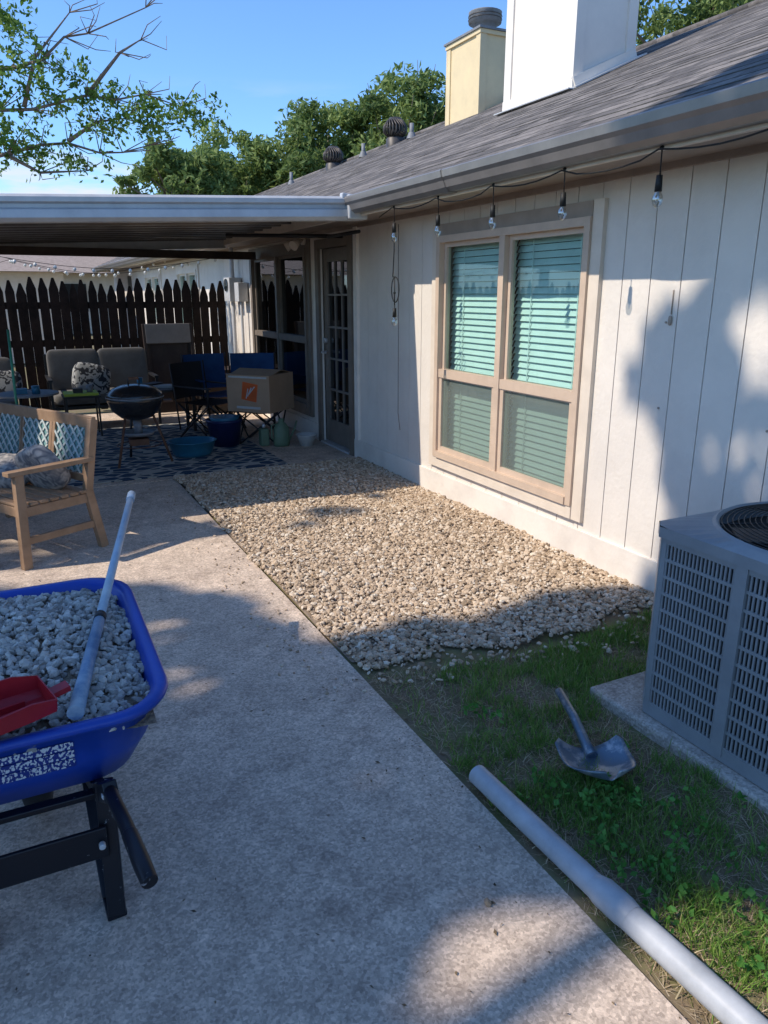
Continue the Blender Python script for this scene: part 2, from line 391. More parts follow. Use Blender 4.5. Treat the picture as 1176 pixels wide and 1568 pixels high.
# ---------------------------------------------------------------- house
house=empty('white_house')
WX=3.05; YA,YB=-3.5,24.0; WT=2.32
openings=[(3.44,5.14,.33,2.02),(6.86,7.62,.02,2.05),(7.98,10.02,.33,2.08),(13.2,14.8,.9,2.0),(16.6,18.4,.9,2.0),(20.6,21.4,.1,2.05)]
w_=MB()
grooves=list(np.arange(YA,YB,.203))
br=sorted(set([round(float(v),4) for v in grooves]+[o[0] for o in openings]+[o[1] for o in openings]+[YB]))
gs=set(round(float(v),4) for v in grooves)
for a,b in zip(br[:-1],br[1:]):
    rngs=[(.0,WT)]
    for o in openings:
        if a>=o[0]-1e-4 and b<=o[1]+1e-4: rngs=[(0,o[2]),(o[3],WT)]
    for z0,z1 in rngs:
        ga=.003 if a in gs else -.0005; gb=.003 if b in gs else -.0005
        if b-a>.02: w_.box(WX,WX+.022,a+ga,b-gb,z0+.001,z1-.001,M_white)
        w_.box(WX+.009,WX+.15,a,b,z0,z1,M_groove)
w_.build('wall_siding',house)
t=MB()
t.box(WX-.018,WX+.01,YA,6.76,-.02,.19,M_wtrim)
t.box(WX-.018,WX+.01,7.72,YB,-.02,.19,M_wtrim)
t.box(WX-.03,WX+.01,6.64,6.72,.19,WT-.12,M_wtrim)
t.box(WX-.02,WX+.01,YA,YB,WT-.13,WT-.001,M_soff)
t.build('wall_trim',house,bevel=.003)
t=MB(); t.box(WX+.15,10.6,YA,YA+.15,0,2.3,M_white); t.box(WX+.15,10.6,YB-.15,YB,0,2.3,M_white); t.box(10.6,10.75,YA,YB,0,2.3,M_white); t.build('other_walls',house)
t=MB()
for (yy,zz) in ((2.85,1.02),(2.2,1.0),(2.86,1.46),(2.3,2.05),(1.8,1.7)): t.cyl((WX-.006,yy,zz),(WX+.002,yy,zz),.006,M_soff,8)
t.tube([(WX-.004,2.83,1.62),(WX-.004,2.83,1.50)],.003,M_soff,6); t.blob((WX-.008,2.83,1.47),(.012,.02,.05),M_soff)
t.build('wall_hooks',house)

def window(name,y0,y1,z0,z1,zr,units=2,blind=True,up=M_glass,low=M_screen,fr=M_tan,casing=True):
    m=MB()
    cm=fr if y0>6 else M_cream
    cw=.085
    m.box(WX-.028,WX+.02,y0-cw,y0,z0-cw,z1+cw,cm); m.box(WX-.028,WX+.02,y1,y1+cw,z0-cw,z1+cw,cm)
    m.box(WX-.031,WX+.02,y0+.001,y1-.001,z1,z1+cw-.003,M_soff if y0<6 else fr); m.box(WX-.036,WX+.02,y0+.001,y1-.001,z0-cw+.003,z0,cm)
    f=.05
    xs=(WX-.045,WX+.06)
    m.box(*xs,y0+.001,y0+f,z0,z1-.001,fr); m.box(*xs,y1-f,y1-.001,z0,z1-.001,fr)
    m.box(xs[0],xs[1]+.001,y0+f,y1-f,z1-f,z1-.002,fr); m.box(xs[0]-.01,xs[1]+.001,y0+f,y1-f,z0+.001,z0+f,fr)
    uw=(y1-y0-2*f)/units
    for i in range(units):
        a=y0+f+i*uw; b=a+uw
        if i>0: m.box(WX-.04,WX+.06,a-.03,a+.03,z0+f,z1-f,fr); 
        a2=a+(.03 if i>0 else 0); b2=b-(.03 if i<units-1 else 0)
        for (s0,s1,xx,th) in ((zr,z1-f,WX+.0,.032),(z0+f,zr,WX-.025,.04)):
            m.box(xx,xx+.035,a2+.001,a2+th,s0,s1,fr); m.box(xx,xx+.035,b2-th,b2-.001,s0,s1,fr)
            m.box(xx+.001,xx+.034,a2+th,b2-th,s0,s0+th,fr); m.box(xx+.001,xx+.034,a2+th,b2-th,s1-th,s1-.001,fr)
        m.box(WX-.034,WX+.034,a2+.002,b2-.002,zr-.03,zr+.035,fr)
        m.quad((WX+.02,a2+.03,z1-f),(WX+.02,b2-.03,z1-f),(WX+.02,b2-.03,zr),(WX+.02,a2+.03,zr),up)
        m.quad((WX-.008,a2+.03,zr),(WX-.008,b2-.03,zr),(WX-.008,b2-.03,z0+f),(WX-.008,a2+.03,z0+f),low)
        if blind:
            zz=z0+.06
            while zz<z1-.05:
                m.add([(WX+.085,a2-.02,zz-.021),(WX+.085,b2+.02,zz-.021),(WX+.104,b2+.02,zz+.021),(WX+.104,a2-.02,zz+.021)],[(0,1,2,3)],M_blind)
                zz+=.044
            for q in (.2,.8):
                yy=a2+(b2-a2)*q; m.box(WX+.08,WX+.0825,yy-.004,yy+.004,z0+.05,z1-.05,M_blind)
    ob=m.build(name,house)
    k=MB()  # shallow near-black box stands in for the unlit room
    k.box(WX+.16,WX+.9,y0-.1,y1+.1,z0-.1,z0-.09,M_dark); k.box(WX+.16,WX+.9,y0-.1,y1+.1,z1+.09,z1+.1,M_dark)
    k.box(WX+.9,WX+.91,y0-.1,y1+.1,z0-.1,z1+.1,M_dark)
    k.box(WX+.16,WX+.9,y0-.11,y0-.1,z0-.1,z1+.1,M_dark); k.box(WX+.16,WX+.9,y1+.1,y1+.11,z0-.1,z1+.1,M_dark)
    k.build(name+'_dark_box',house)
window('window',*openings[0],1.0)
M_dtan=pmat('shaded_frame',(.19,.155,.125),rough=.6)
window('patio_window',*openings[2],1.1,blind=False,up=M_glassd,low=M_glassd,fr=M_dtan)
window('far_window',*openings[3],1.45,blind=True,up=M_glass,low=M_glass,fr=M_wtrim)
window('far_window',*openings[4],1.45,blind=True,up=M_glass,low=M_glass,fr=M_wtrim)
d=MB(); y0,y1,z0,z1=openings[1]
M_door=pmat('door_paint',(.20,.17,.145),(.16,.135,.115),rough=.5)
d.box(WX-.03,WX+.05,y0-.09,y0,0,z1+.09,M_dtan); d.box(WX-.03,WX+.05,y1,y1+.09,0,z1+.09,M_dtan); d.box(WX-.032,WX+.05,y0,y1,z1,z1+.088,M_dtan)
d.box(WX-.04,WX+.14,y0,y1,.008,.03,M_alu)
d.box(WX+.03,WX+.07,y0+.003,y0+.11,.035,z1-.003,M_door); d.box(WX+.03,WX+.07,y1-.11,y1-.003,.035,z1-.003,M_door)
d.box(WX+.031,WX+.069,y0+.11,y1-.11,.035,.28,M_door); d.box(WX+.031,WX+.069,y0+.11,y1-.11,z1-.13,z1-.003,M_door)
for i in range(1,3):
    yy=y0+.11+(y1-y0-.22)*i/3; d.box(WX+.035,WX+.062,yy-.01,yy+.01,.28,z1-.13,M_door)
for i in range(1,5):
    zz=.28+(z1-.41)*i/5; d.box(WX+.033,WX+.064,y0+.11,y1-.11,zz-.01,zz+.01,M_door)
d.quad((WX+.05,y0+.11,z1-.13),(WX+.05,y1-.11,z1-.13),(WX+.05,y1-.11,.28),(WX+.05,y0+.11,.28),M_glassd)
d.cyl((WX-.03,y1-.06,1.0),(WX+.03,y1-.06,1.0),.012,M_alu,10); d.beam((WX-.03,y1-.06,1.0),(WX-.03,y1-.17,1.0),.015,.02,M_alu)
d.cyl((WX+.0,y1-.06,1.12),(WX+.03,y1-.06,1.12),.028,M_alu,14)
d.build('back_door',house)
k=MB(); k.box(WX+.2,WX+.21,y0-.2,y1+.2,0,2.3,M_dark); k.build('door_dark_sheet',house)  # near-black sheet stands in for the darkness behind the door

def shingle():
    m,t,b=nt('asphalt_shingles'); N=t.nodes; L=t.links
    tc=N.new('ShaderNodeTexCoord'); s=N.new('ShaderNodeSeparateXYZ'); L.new(tc.outputs['Object'],s.inputs[0])
    c=N.new('ShaderNodeCombineXYZ'); L.new(s.outputs['Y'],c.inputs[0])
    sb=N.new('ShaderNodeMath'); sb.operation='SUBTRACT'; sb.inputs[1].default_value=2.55; L.new(s.outputs['X'],sb.inputs[0]); L.new(sb.outputs[0],c.inputs[1])
    br=N.new('ShaderNodeTexBrick'); L.new(c.outputs[0],br.inputs['Vector'])
    br.inputs['Scale'].default_value=1; br.inputs['Brick Width'].default_value=.23; br.inputs['Row Height'].default_value=.125; br.inputs['Mortar Size'].default_value=.003
    br.inputs['Color1'].default_value=(.10,.096,.098,1); br.inputs['Color2'].default_value=(.23,.215,.21,1); br.inputs['Mortar'].default_value=(.07,.07,.07,1); br.inputs['Bias'].default_value=-.1
    n=N.new('ShaderNodeTexNoise'); n.inputs['Scale'].default_value=18; n.inputs['Detail'].default_value=10; n.inputs['Roughness'].default_value=.75; L.new(tc.outputs['Object'],n.inputs['Vector'])
    r=N.new('ShaderNodeValToRGB'); r.color_ramp.elements[0].color=(.55,.55,.55,1); r.color_ramp.elements[1].color=(1.45,1.4,1.35,1); r.color_ramp.elements[0].position=.3; r.color_ramp.elements[1].position=.7
    L.new(n.outputs['Fac'],r.inputs['Fac'])
    x=N.new('ShaderNodeMix'); x.data_type='RGBA'; x.blend_type='MULTIPLY'; x.inputs['Factor'].default_value=1; L.new(br.outputs['Color'],x.inputs['A']); L.new(r.outputs['Color'],x.inputs['B'])
    L.new(x.outputs['Result'],b.inputs['Base Color']); b.inputs['Roughness'].default_value=.95; b.inputs['Specular IOR Level'].default_value=.15
    n2=N.new('ShaderNodeTexNoise'); n2.inputs['Scale'].default_value=150; L.new(tc.outputs['Object'],n2.inputs['Vector'])
    bp=N.new('ShaderNodeBump'); bp.inputs['Strength'].default_value=.5; bp.inputs['Distance'].default_value=.005; L.new(n2.outputs['Fac'],bp.inputs['Height']); L.new(bp.outputs['Normal'],b.inputs['Normal'])
    return m
M_sh=shingle()
RX=6.8; S=.45; E0=2.55; Z0=2.335
rz=lambda x: Z0+S*(x-E0)
rf=MB(); x=E0
rr=random.Random(3)
while x<RX-.01:
    x1=min(x+.125,RX)
    y=YA-.3
    while y<YB+.3:
        yn=min(y+rr.choice((.23,.46,.69,.92)),YB+.3); h=rr.choice((.002,.003,.006))
        rf.quad((x,y,rz(x)+h),(x,yn,rz(x)+h),(x1,yn,rz(x1)+.001),(x1,y,rz(x1)+.001),M_sh)
        rf.quad((x,y,rz(x)-.002),(x,yn,rz(x)-.002),(x,yn,rz(x)+h),(x,y,rz(x)+h),M_sh)
        y=yn
    x=x1
zr=rz(RX)
rf.quad((RX,YA-.3,zr),(RX,YB+.3,zr),(RX+4.3,YB+.3,zr-S*4.3),(RX+4.3,YA-.3,zr-S*4.3),M_sh)
rf.tube([(RX,YA-.3,zr+.005),(RX,YB+.3,zr+.005)],.035,M_sh,6)
rf.quad((E0+.01,YA-.3,rz(E0)-.03),(E0+.01,YB+.3,rz(E0)-.03),(RX,YB+.3,zr-.04),(RX,YA-.3,zr-.04),M_white)
for yy in (YA-.1,YB-.05):
    rf.add([(3.05,yy,2.3),(10.7,yy,2.3),(10.7,yy,rz(RX)-S*3.9),(RX,yy,zr-.05),(3.05,yy,rz(3.05)-.04)],[(0,1,2,3,4)],M_white)
rf.build('roof',house)
e=MB()
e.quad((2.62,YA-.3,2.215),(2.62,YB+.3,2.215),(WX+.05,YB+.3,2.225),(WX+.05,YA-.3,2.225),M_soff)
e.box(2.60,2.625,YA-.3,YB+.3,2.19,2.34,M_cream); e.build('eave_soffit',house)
gt=MB()
prof=[(2.598,2.325),(2.598,2.205),(2.545,2.203),(2.515,2.225),(2.500,2.262),(2.484,2.28),(2.478,2.318),(2.488,2.326),(2.495,2.318)]
for (a,b) in ((YA-.3,5.70),(9.75,YB+.3)):
    vs=[(p[0],yy,p[1]) for yy in (a,b) for p in prof]; nP=len(prof)
    gt.add(vs,[(i,i+1,nP+i+1,nP+i) for i in range(nP-1)],M_gutter)
    gt.add([(p[0],b-.001,p[1]) for p in prof[:7]],[tuple(range(7))],M_gutter)
for yy in (0.5,4.2): 
    vs=[(p[0]-.004 if i>1 else p[0],y2,p[1]-(.004 if 0<i<3 else 0)) for y2 in (yy,yy+.08) for i,p in enumerate(prof)]
    gt.add(vs,[(i,i+1,nP+i+1,nP+i) for i in range(nP-1)],M_gutter)
gt.build('gutter',house)
M_gal=pmat('weathered_metal',(.10,.09,.085),(.05,.047,.045),scale=10,rough=.5,metal=.4)
M_pipe=pmat('vent_pipe_grey',(.22,.23,.25),(.16,.17,.18),scale=10,rough=.6)
def turbine(c):
    m=MB(); m.lathe(c,[(.16,-.25),(.16,.02),(.13,.05)],M_gal,20); 
    for k in range(22):
        a=2*math.pi*k/22; b=a+.35
        p=[(c[0]+.12*math.cos(a),c[1]+.12*math.sin(a),c[2]+.05),(c[0]+.2*math.cos(b),c[1]+.2*math.sin(b),c[2]+.13),(c[0]+.2*math.cos(b),c[1]+.2*math.sin(b),c[2]+.22),(c[0]+.13*math.cos(a),c[1]+.13*math.sin(a),c[2]+.32)]
        m.tube(p,.014,M_gal,5)
    m.lathe(c,[(.11,.05),(.12,.3)],M_dark,16); m.lathe(c,[(.14,.31),(.10,.36),(.0,.375)],M_gal,20)
    m.build('turbine_vent',house)
turbine((6.55,12.7,rz(6.55)+.05)); turbine((6.55,15.5,rz(6.55)+.03))
pv=MB()
for (a,b,h) in ((6.5,12.0,.22),(6.4,13.7,.22),(6.3,17.4,.25)):
    pv.cyl((a,b,rz(a)-.05),(a,b,rz(a)+h),.035,M_pipe,10); pv.lathe((a,b,rz(a)),[(.09,-.02),(.05,.08)],M_pipe,12)
pv.build('vent_pipes',house)
ch=MB(); M_chw=pmat('chimney_white',(.78,.73,.66),(.70,.655,.60),scale=3,rough=.6)
def chimney(m,x0,x1,y0,y1,z0,z1,mat,tw=.09):
    m.box(x0,x1,y0,y1,z0,z1,mat)
    for xx,yy in ((x0,y0),(x0,y1),(x1,y0),(x1,y1)):
        sx_=-1 if xx==x0 else 1; sy_=-1 if yy==y0 else 1
        m.box(min(xx+sx_*.018,xx-sx_*tw),max(xx+sx_*.018,xx-sx_*tw),min(yy+sy_*.018,yy-sy_*.01),max(yy+sy_*.018,yy-sy_*.01),z0,z1,mat)
        m.box(min(xx+sx_*.0165,xx-sx_*.01),max(xx+sx_*.0165,xx-sx_*.01),min(yy+sy_*.0165,yy-sy_*tw),max(yy+sy_*.0165,yy-sy_*tw),z0,z1-.002,mat)
    m.box(x0-.03,x1+.03,y0-.03,y1+.03,z1-.02,z1+.03,mat)
chimney(ch,4.85,5.52,5.92,6.95,3.1,5.3,M_chw)
ch.box(4.825,4.85,5.9,6.97,rz(4.85)-.02,rz(4.85)+.1,M_chw)
ch.beam((4.84,5.897,rz(4.84)+.05),(5.54,5.897,rz(5.54)+.05),.03,.1,M_chw)
ch.beam((4.8,5.86,rz(4.8)+.015),(5.6,5.86,rz(5.6)+.015),.1,.012,M_alu)
ch.beam((4.79,5.84,rz(4.79)+.01),(4.79,7.0,rz(4.79)+.01),.1,.01,M_alu)
ch.build('white_chimney',house)
M_chy=pmat('chimney_cream',(.74,.60,.36),(.64,.52,.32),scale=3,rough=.6)
c2=MB(); chimney(c2,6.25,6.9,9.6,10.45,3.7,5.0,M_chy)
c2.box(6.2,6.95,9.55,10.5,5.032,5.06,M_pipe)
c2.lathe((6.57,10.0,5.06),[(.16,0),(.16,.17),(.23,.18),(.23,.3),(.235,.31),(.15,.33),(0,.34)],M_pipe,22)
c2.lathe((6.57,10.0,5.06),[(.235,.215),(.24,.22),(.235,.225)],M_gal,22); c2.lathe((6.57,10.0,5.06),[(.235,.255),(.24,.26),(.235,.265)],M_gal,22)
c2.build('cream_chimney',house)

fl=MB()
fl.cyl((WX-.02,8.0,2.16),(WX-.06,8.0,2.16),.05,M_cream,14)
for s_ in (-.08,.08):
    fl.tube([(WX-.06,8.0+s_*.3,2.16),(WX-.12,8.0+s_,2.13)],.014,M_cream,8); fl.tube([(WX-.12,8.0+s_,2.14),(WX-.2,8.0+s_*1.5,2.09)],[.028,.055],M_cream,12)
fl.build('flood_light')
mt=MB()
M_mbox=pmat('meter_grey',(.5,.5,.5),(.4,.4,.4),rough=.5)
mt.box(2.86,3.03,10.55,10.85,1.5,1.82,M_mbox); mt.box(2.9,3.03,10.25,10.45,1.5,1.75,M_mbox)
mt.cyl((2.84,10.7,1.72),(2.86,10.7,1.72),.085,M_glassd,18)
mt.cyl((2.95,10.7,1.82),(2.95,10.7,2.3),.03,M_mbox,10); mt.cyl((2.96,10.35,.1),(2.96,10.35,1.5),.02,M_mbox,10); mt.cyl((2.94,10.7,.3),(2.94,10.7,1.5),.028,M_mbox,10)
mt.build('electric_meter',bevel=.004)

# ---------------------------------------------------------------- patio cover
pc=empty('patio_cover'); cz=lambda x:2.335-.045*(2.6-x)
c=MB(); XL,XR=-2.6,2.62; Y0,Y1=5.70,9.75
M_pan=pmat('cover_pan',(.17,.155,.14),(.12,.11,.10),scale=6,rough=.28,metal=.5)
prof=[(0,-.0),(-.02,-.004),(-.04,-.02),(-.04,-.05),(-.012,-.062),(-.012,-.085),(-.045,-.10),(-.05,-.15),(-.02,-.175),(.0,-.18),(.05,-.178)]
vs=[(xx,Y0+p[0],cz(xx)+p[1]) for xx in (XL,XR) for p in prof]; nP=len(prof)
c.add(vs,[(i,i+1,nP+i+1,nP+i) for i in range(nP-1)],M_alu)
c.add([(XR+.001,Y0+p[0],cz(XR)+p[1]) for p in prof],[tuple(range(nP))],M_alu)
c.quad((XL,Y0,cz(XL)),(XR,Y0,cz(XR)),(XR,Y1,cz(XR)),(XL,Y1,cz(XL)),M_alu)
c.quad((XL,Y1,cz(XL)),(XR,Y1,cz(XR)),(XR,Y1,cz(XR)-.18),(XL,Y1,cz(XL)-.18),M_alu)
y=Y0+.05
while y<Y1-.02:
    pr=[(0,-.085),(.03,-.085),(.045,-.055),(.14,-.055),(.15,-.065),(.16,-.055),(.26,-.055),(.275,-.085),(.30,-.085)]
    vs=[(xx,min(y+p[0],Y1),cz(xx)+p[1]) for xx in (XL,XR) for p in pr]; q=len(pr)
    c.add(vs,[(i,i+1,q+i+1,q+i) for i in range(q-1)],M_pan); y+=.30
c.build('roof_panels',pc)
c=MB()
M_brown=pmat('dark_brown_wood',(.05,.035,.027),(.03,.02,.016),rough=.7)
c.box(XL,2.95,9.55,9.64,cz(0)-.20,cz(0)-.11,M_brown)
for xx,yy in ((-1.4,5.9),(-1.4,9.6)): c.box(xx-.05,xx+.05,yy-.05,yy+.05,0,cz(xx)-.17,M_alu)
c.box(-1.46,-1.34,5.75,9.7,cz(-1.4)-.175,cz(-1.4)-.09,M_alu)
c.build('posts_and_beams',pc)
c=MB(); c.beam((2.62,5.70,2.31),(2.46,5.69,2.325),.05,.06,M_alu); c.box(2.5,2.66,5.62,5.72,2.16,2.34,M_alu); c.build('corner_cap',pc,bevel=.01)
c=MB(); c.tube([(2.0,7.4,2.14),(3.0,6.9,2.13)],.018,M_black,8); c.tube([(2.85,6.2,2.12),(2.85,6.9,2.12)],.016,M_black,8); c.build('shade_roller',pc)

# ---------------------------------------------------------------- fence
fe=MB(); M_fence=pmat('weathered_cedar_fence',(.030,.020,.016),(.013,.010,.008),scale=5,rough=.9,bump=.5,bscale=30,spec=.15)
def picket(m,x,x1,yy,h,T):
    cx_=(x+x1)/2; tl=random.uniform(-.006,.006)
    prof=[(x,.03),(x1,.03),(x1+tl*.3,h-.15),(cx_+.014+tl,h),(cx_-.014+tl,h),(x+tl*.3,h-.15)]
    vs=[T(p[0],q,p[1]) for q in (yy,yy+.017) for p in prof]
    m.add(vs,[(0,1,2,3,4,5),(11,10,9,8,7,6)]+[(i,(i+1)%6,(i+1)%6+6,i+6) for i in range(6)],M_fence)
x=-9.0
while x<2.99:
    wd=random.uniform(.105,.135); h=1.76+random.uniform(-.06,.06)
    picket(fe,x,min(x+wd,3.0),11.30+random.uniform(-.006,.006),h,lambda a,b,c:(a,b,c)); x+=wd+random.choice((.004,.008,.012,.022))
for z in (.3,.95,1.45): fe.box(-9,3.0,11.325,11.365,z-.045,z+.045,M_fence)
for xx in np.arange(-8.5,3.1,2.4): fe.box(xx,xx+.09,11.37,11.46,0,1.6,M_fence)
fe.build('added_side_fence')
fe=MB(); y=1.2  # unseen side fence, added to darken bounce light on the patio
while y<11.2:
    wd=random.uniform(.125,.14); picket(fe,y,y+wd,-3.9,1.76+random.uniform(-.04,.04),lambda a,b,c:(b,a,c)); y+=wd+random.choice((.005,.01,.015))
for z in (.3,.95,1.45): fe.box(-3.96,-3.915,1.2,11.2,z-.045,z+.045,M_fence)
fe.build('added_side_fence')

nb=empty('neighbour_house')
m=MB(); M_roof2=pmat('tan_shingles',(.36,.29,.25),(.26,.21,.18),scale=12,rough=.9)
m.box(-6,5,34,42,0,2.5,M_cream)
m.quad((-7,33,2.4),(6,33,2.4),(6,38,4.3),(-7,38,4.3),M_roof2); m.quad((-7,43,2.4),(6,43,2.4),(6,38,4.3),(-7,38,4.3),M_roof2)
for a in (-4,-1,2): m.box(a,a+1.2,33.95,34,.9,2,M_dark)
m.build('walls_and_roof',nb)
m=MB()
m.box(-2.5,1.4,20,24,0,2.1,M_cream); m.quad((-3,19.6,2.1),(1.7,19.6,2.1),(1.7,22,2.95),(-3,22,2.95),M_roof2); m.quad((-3,24.4,2.1),(1.7,24.4,2.1),(1.7,22,2.95),(-3,22,2.95),M_roof2)
m.add([(1.4,20,2.1),(1.4,24,2.1),(1.4,22,2.9)],[(0,1,2)],M_cream)
m.build('garden_shed')

# ---------------------------------------------------------------- trees
def crown(name,tr,center,size,nclump,nleaf,lsize,mat,csz=.9,seed=1):
    r=np.random.default_rng(seed)
    u=r.normal(size=(nclump,3)); u/=np.linalg.norm(u,axis=1)[:,None]; rad=r.uniform(.2,1.08,nclump)**.6
    cc=np.array(center)+u*rad[:,None]*np.array(size)
    P=[];R=[]
    for i in range(nclump):
        k=int(nleaf*r.uniform(.4,1.5)); s=csz*r.uniform(.35,1.15)
        q=r.normal(size=(k,3)); q/=np.linalg.norm(q,axis=1)[:,None]; q*=(r.uniform(0,1,k)**.6)[:,None]*s; q[:,2]*=.7
        P.append(cc[i]+q); R.append(np.clip(r.normal(r.uniform(.2,.85),.2,k),0,1))
    P=np.concatenate(P);R=np.concatenate(R)
    leaves(name,P,lsize*rng.uniform(.7,1.4,len(P)),lsize*.4*rng.uniform(.7,1.3,len(P)),mat,tr,rn=R)
    return cc
def tree(name,base,center,size,nclump,nleaf,lsize,csz,seed,mat=M_leafA,trunk=.25):
    t=empty(name); cc=crown('foliage',t,center,size,nclump,nleaf,lsize,mat,csz,seed)
    m=MB(); b=Vector(base); top=Vector(center); fork=b+(top-b)*.5
    m.tube([b,b+(fork-b)*.5+Vector((.1,.05,0)),fork,top],[trunk,trunk*.8,trunk*.65,trunk*.3],M_bark,10)
    rr=random.Random(seed)
    for i in rr.sample(range(len(cc)),min(len(cc),26)):
        p=Vector(cc[i]); s=fork+(top-fork)*rr.random(); mid=(s+p)/2+Vector((rr.uniform(-.3,.3),rr.uniform(-.3,.3),rr.uniform(-.1,.4)))
        m.tube([s,mid,p,p+(p-mid)*.35],[trunk*.3,trunk*.17,trunk*.06,.008],M_bark,6)
    m.build('trunk',t); return t
tree('tree',(14.5,27,0),(14.2,26.5,6.9),(2.7,2.6,2.3),110,170,.25,.8,11)
tree('tree',(11.5,29.5,0),(11.5,29.5,6.3),(2.9,3,2.0),110,160,.25,.8,12)
tree('tree',(8.8,30,0),(9.0,31,5.7),(2.6,2.5,1.8),90,160,.25,.8,13)
tree('tree',(5.8,28,0),(6.1,28.5,5.2),(1.8,2,1.35),60,160,.25,.7,14)
tree('tree',(17.5,15,0),(16.8,15.5,7.4),(3.4,3,2.4),100,170,.2,.85,15)
tree('tree',(20,32,0),(19.5,32,7.5),(4,4,2.2),50,130,.35,1.2,16)
tree('tree',(-6,45,0),(-5,46,4.4),(5,3,1.8),50,110,.5,1.3,17)
tree('tree',(3,48,0),(3,48,4.2),(5,3,1.5),50,110,.5,1.3,18)
nt_=empty('locust_tree'); m=MB()
m.tube([(-1.7,12.7,-.02),(-1.6,12.6,1.4),(-1.6,12.6,2.6),(-1.45,12.5,3.8),(-1.3,12.5,5.2)],[.16,.13,.11,.08,.04],M_bark,10)
limbs=[[(-1.6,12.6,2.6),(-.6,12.3,3.15),(.3,12,3.4),(.75,12,3.55),(1.1,12,3.6),(1.5,11.95,3.5),(1.8,11.9,3.52),(2.2,11.9,3.65)],
 [(-1.55,12.5,3.0),(-.3,12.2,3.7),(.3,12.1,3.95),(.7,12,3.98),(1.4,11.9,4.2),(1.8,11.95,4.2),(2.2,12,4.32),(2.7,12,4.2)],
 [(-1.45,12.5,3.6),(0,12.1,4.4),(.5,12.05,4.45),(.9,12,4.6),(1.2,12,4.9),(1.5,12,4.98),(2.3,12,5.4)],
 [(-1.4,12.6,3.9),(0,12.2,5.2),(.7,12,5.6),(1.0,12,6.0)],
 [(.3,12,3.4),(.7,12,3.2),(1.3,11.9,3.25)],[(1.1,12,3.62),(1.5,12,3.9),(1.9,12.1,4.0)],[(.6,12,4.0),(.8,12,4.6),(1.3,12,5.2)],[(1.4,11.9,4.2),(1.9,12,4.8),(2.2,12,5.0)],[(0,12.1,4.4),(.3,12,4.9),(.45,12,5.3)]]
for l in limbs: m.tube(l,[.028*(1-.85*i/(len(l)-1))+.003 for i in range(len(l))],M_bark,7)
rr=random.Random(5)
for l in limbs:
    for p in l[1:]:
        for _ in range(4):
            a=Vector(p); b=a+Vector((rr.uniform(-.1,.4),rr.uniform(-.2,.2),rr.uniform(-.1,.3))); c_=b+Vector((rr.uniform(-.1,.25),0,rr.uniform(-.05,.2)))
            m.tube([a,b,c_],[.008,.006,.003],M_bark,5)
m.build('trunk',nt_)
cl=[(.43,4.88),(.8,4.57),(.34,4.29),(.99,4.09),(1.35,4.2),(2.0,4.0),(2.3,3.95),(2.75,4.08),(1.54,3.8),(.53,3.6),(1.26,3.36),(2.5,4.2),(.8,3.45),(.3,5.25),(.6,5.0),(.2,3.9),(-.4,4.2),(-.8,5),(-.5,3.6),(-1.5,5.4),(-1,4.4),(-2.3,4.6),(-2.2,5.2),(1.15,4.5),(2.05,4.15),(.3,3.45),(.6,4.3),(.15,4.6),(1.7,4.25),(2.85,4.2)]
P=[];R=[]
for (a,b) in cl:
    for _ in range(14):
        o=np.array((a+rr.gauss(0,.16),12+rr.gauss(0,.25),b+rr.gauss(0,.09))); dx=rr.uniform(-1,1); dy=rr.uniform(-1,1); cb=rr.uniform(.1,.9)
        for k in range(13):
            s=k/13*.34; P.append(o+np.array((dx*s+rr.gauss(0,.028),dy*s+rr.gauss(0,.028),.05-s*s*1.8+rr.gauss(0,.025)))); R.append(min(1,max(0,cb+rr.gauss(0,.15))))
P=np.array(P);R=np.array(R)
leaves('foliage',P,rng.uniform(.06,.11,len(P)),rng.uniform(.03,.05,len(P)),M_leafB,nt_,rn=R)

# tall shade tree left of the walk (out of frame); its crown shades the walk
st_=empty('shade_tree'); n=46000
gx=rng.uniform(-3.5,6.5,n); gy=rng.uniform(-4.5,5.3,n)
bx=[-3.5,-.5,.13,.55,.9,1.15,2,2.5,3.05,3.45,3.75,4.0,4.15,4.35,4.5,4.65,4.9,6.5]; by=[4.9,4.6,4.35,4.1,3.75,2.95,2.85,2.95,2.80,2.68,2.62,2.8,3.0,2.85,2.65,2.4,2.35,2.3]
B=np.interp(gx,bx,by)+.16*(vnoise(gx,gy,31,2.3)-.5)
p=np.where(gy<B,1.0,0.0)
p*=np.where(np.hypot((gx-1.12)/.52,(gy-.92)/.44)<1.+.6*(vnoise(gx,gy,33,4)-.5),0,1)
for (ax,ay,ra) in ((.5,3.5,.19),(4.4,2.12,.24),(3.85,2.2,.2),(.5,2.95,.14),(3.3,2.3,.16),(4.9,1.9,.2),(-.1,1.2,.16)):
    p*=np.where(np.hypot(gx-ax,gy-ay)<ra,.12,1)
p=np.maximum(p,np.where((gy>B)&(gy>4.75)&(gx>1.2)&(gx<2.6)&(vnoise(gx,gy,36,3.2)>.5),.25,0))
p=np.maximum(p,np.where((gy>4.75)&(gx<1.2)&(vnoise(gx,gy,37,3.2)>.45),.35,0))
k=rng.uniform(0,1,n)<p
gx=gx[k];gy=gy[k]; zz=rng.uniform(8.0,10.4,len(gx)); kk=zz/TS
P=np.stack([gx-kk,gy+.13*kk,zz],-1)
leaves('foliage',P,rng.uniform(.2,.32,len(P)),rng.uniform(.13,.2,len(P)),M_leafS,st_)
m=MB(); m.tube([(-9.2,.6,-.05),(-9.1,.6,2.5),(-8.9,.7,5.0),(-8.2,1.0,7.4),(-7.3,1.2,9.2)],[.34,.28,.24,.16,.05],M_bark,12)
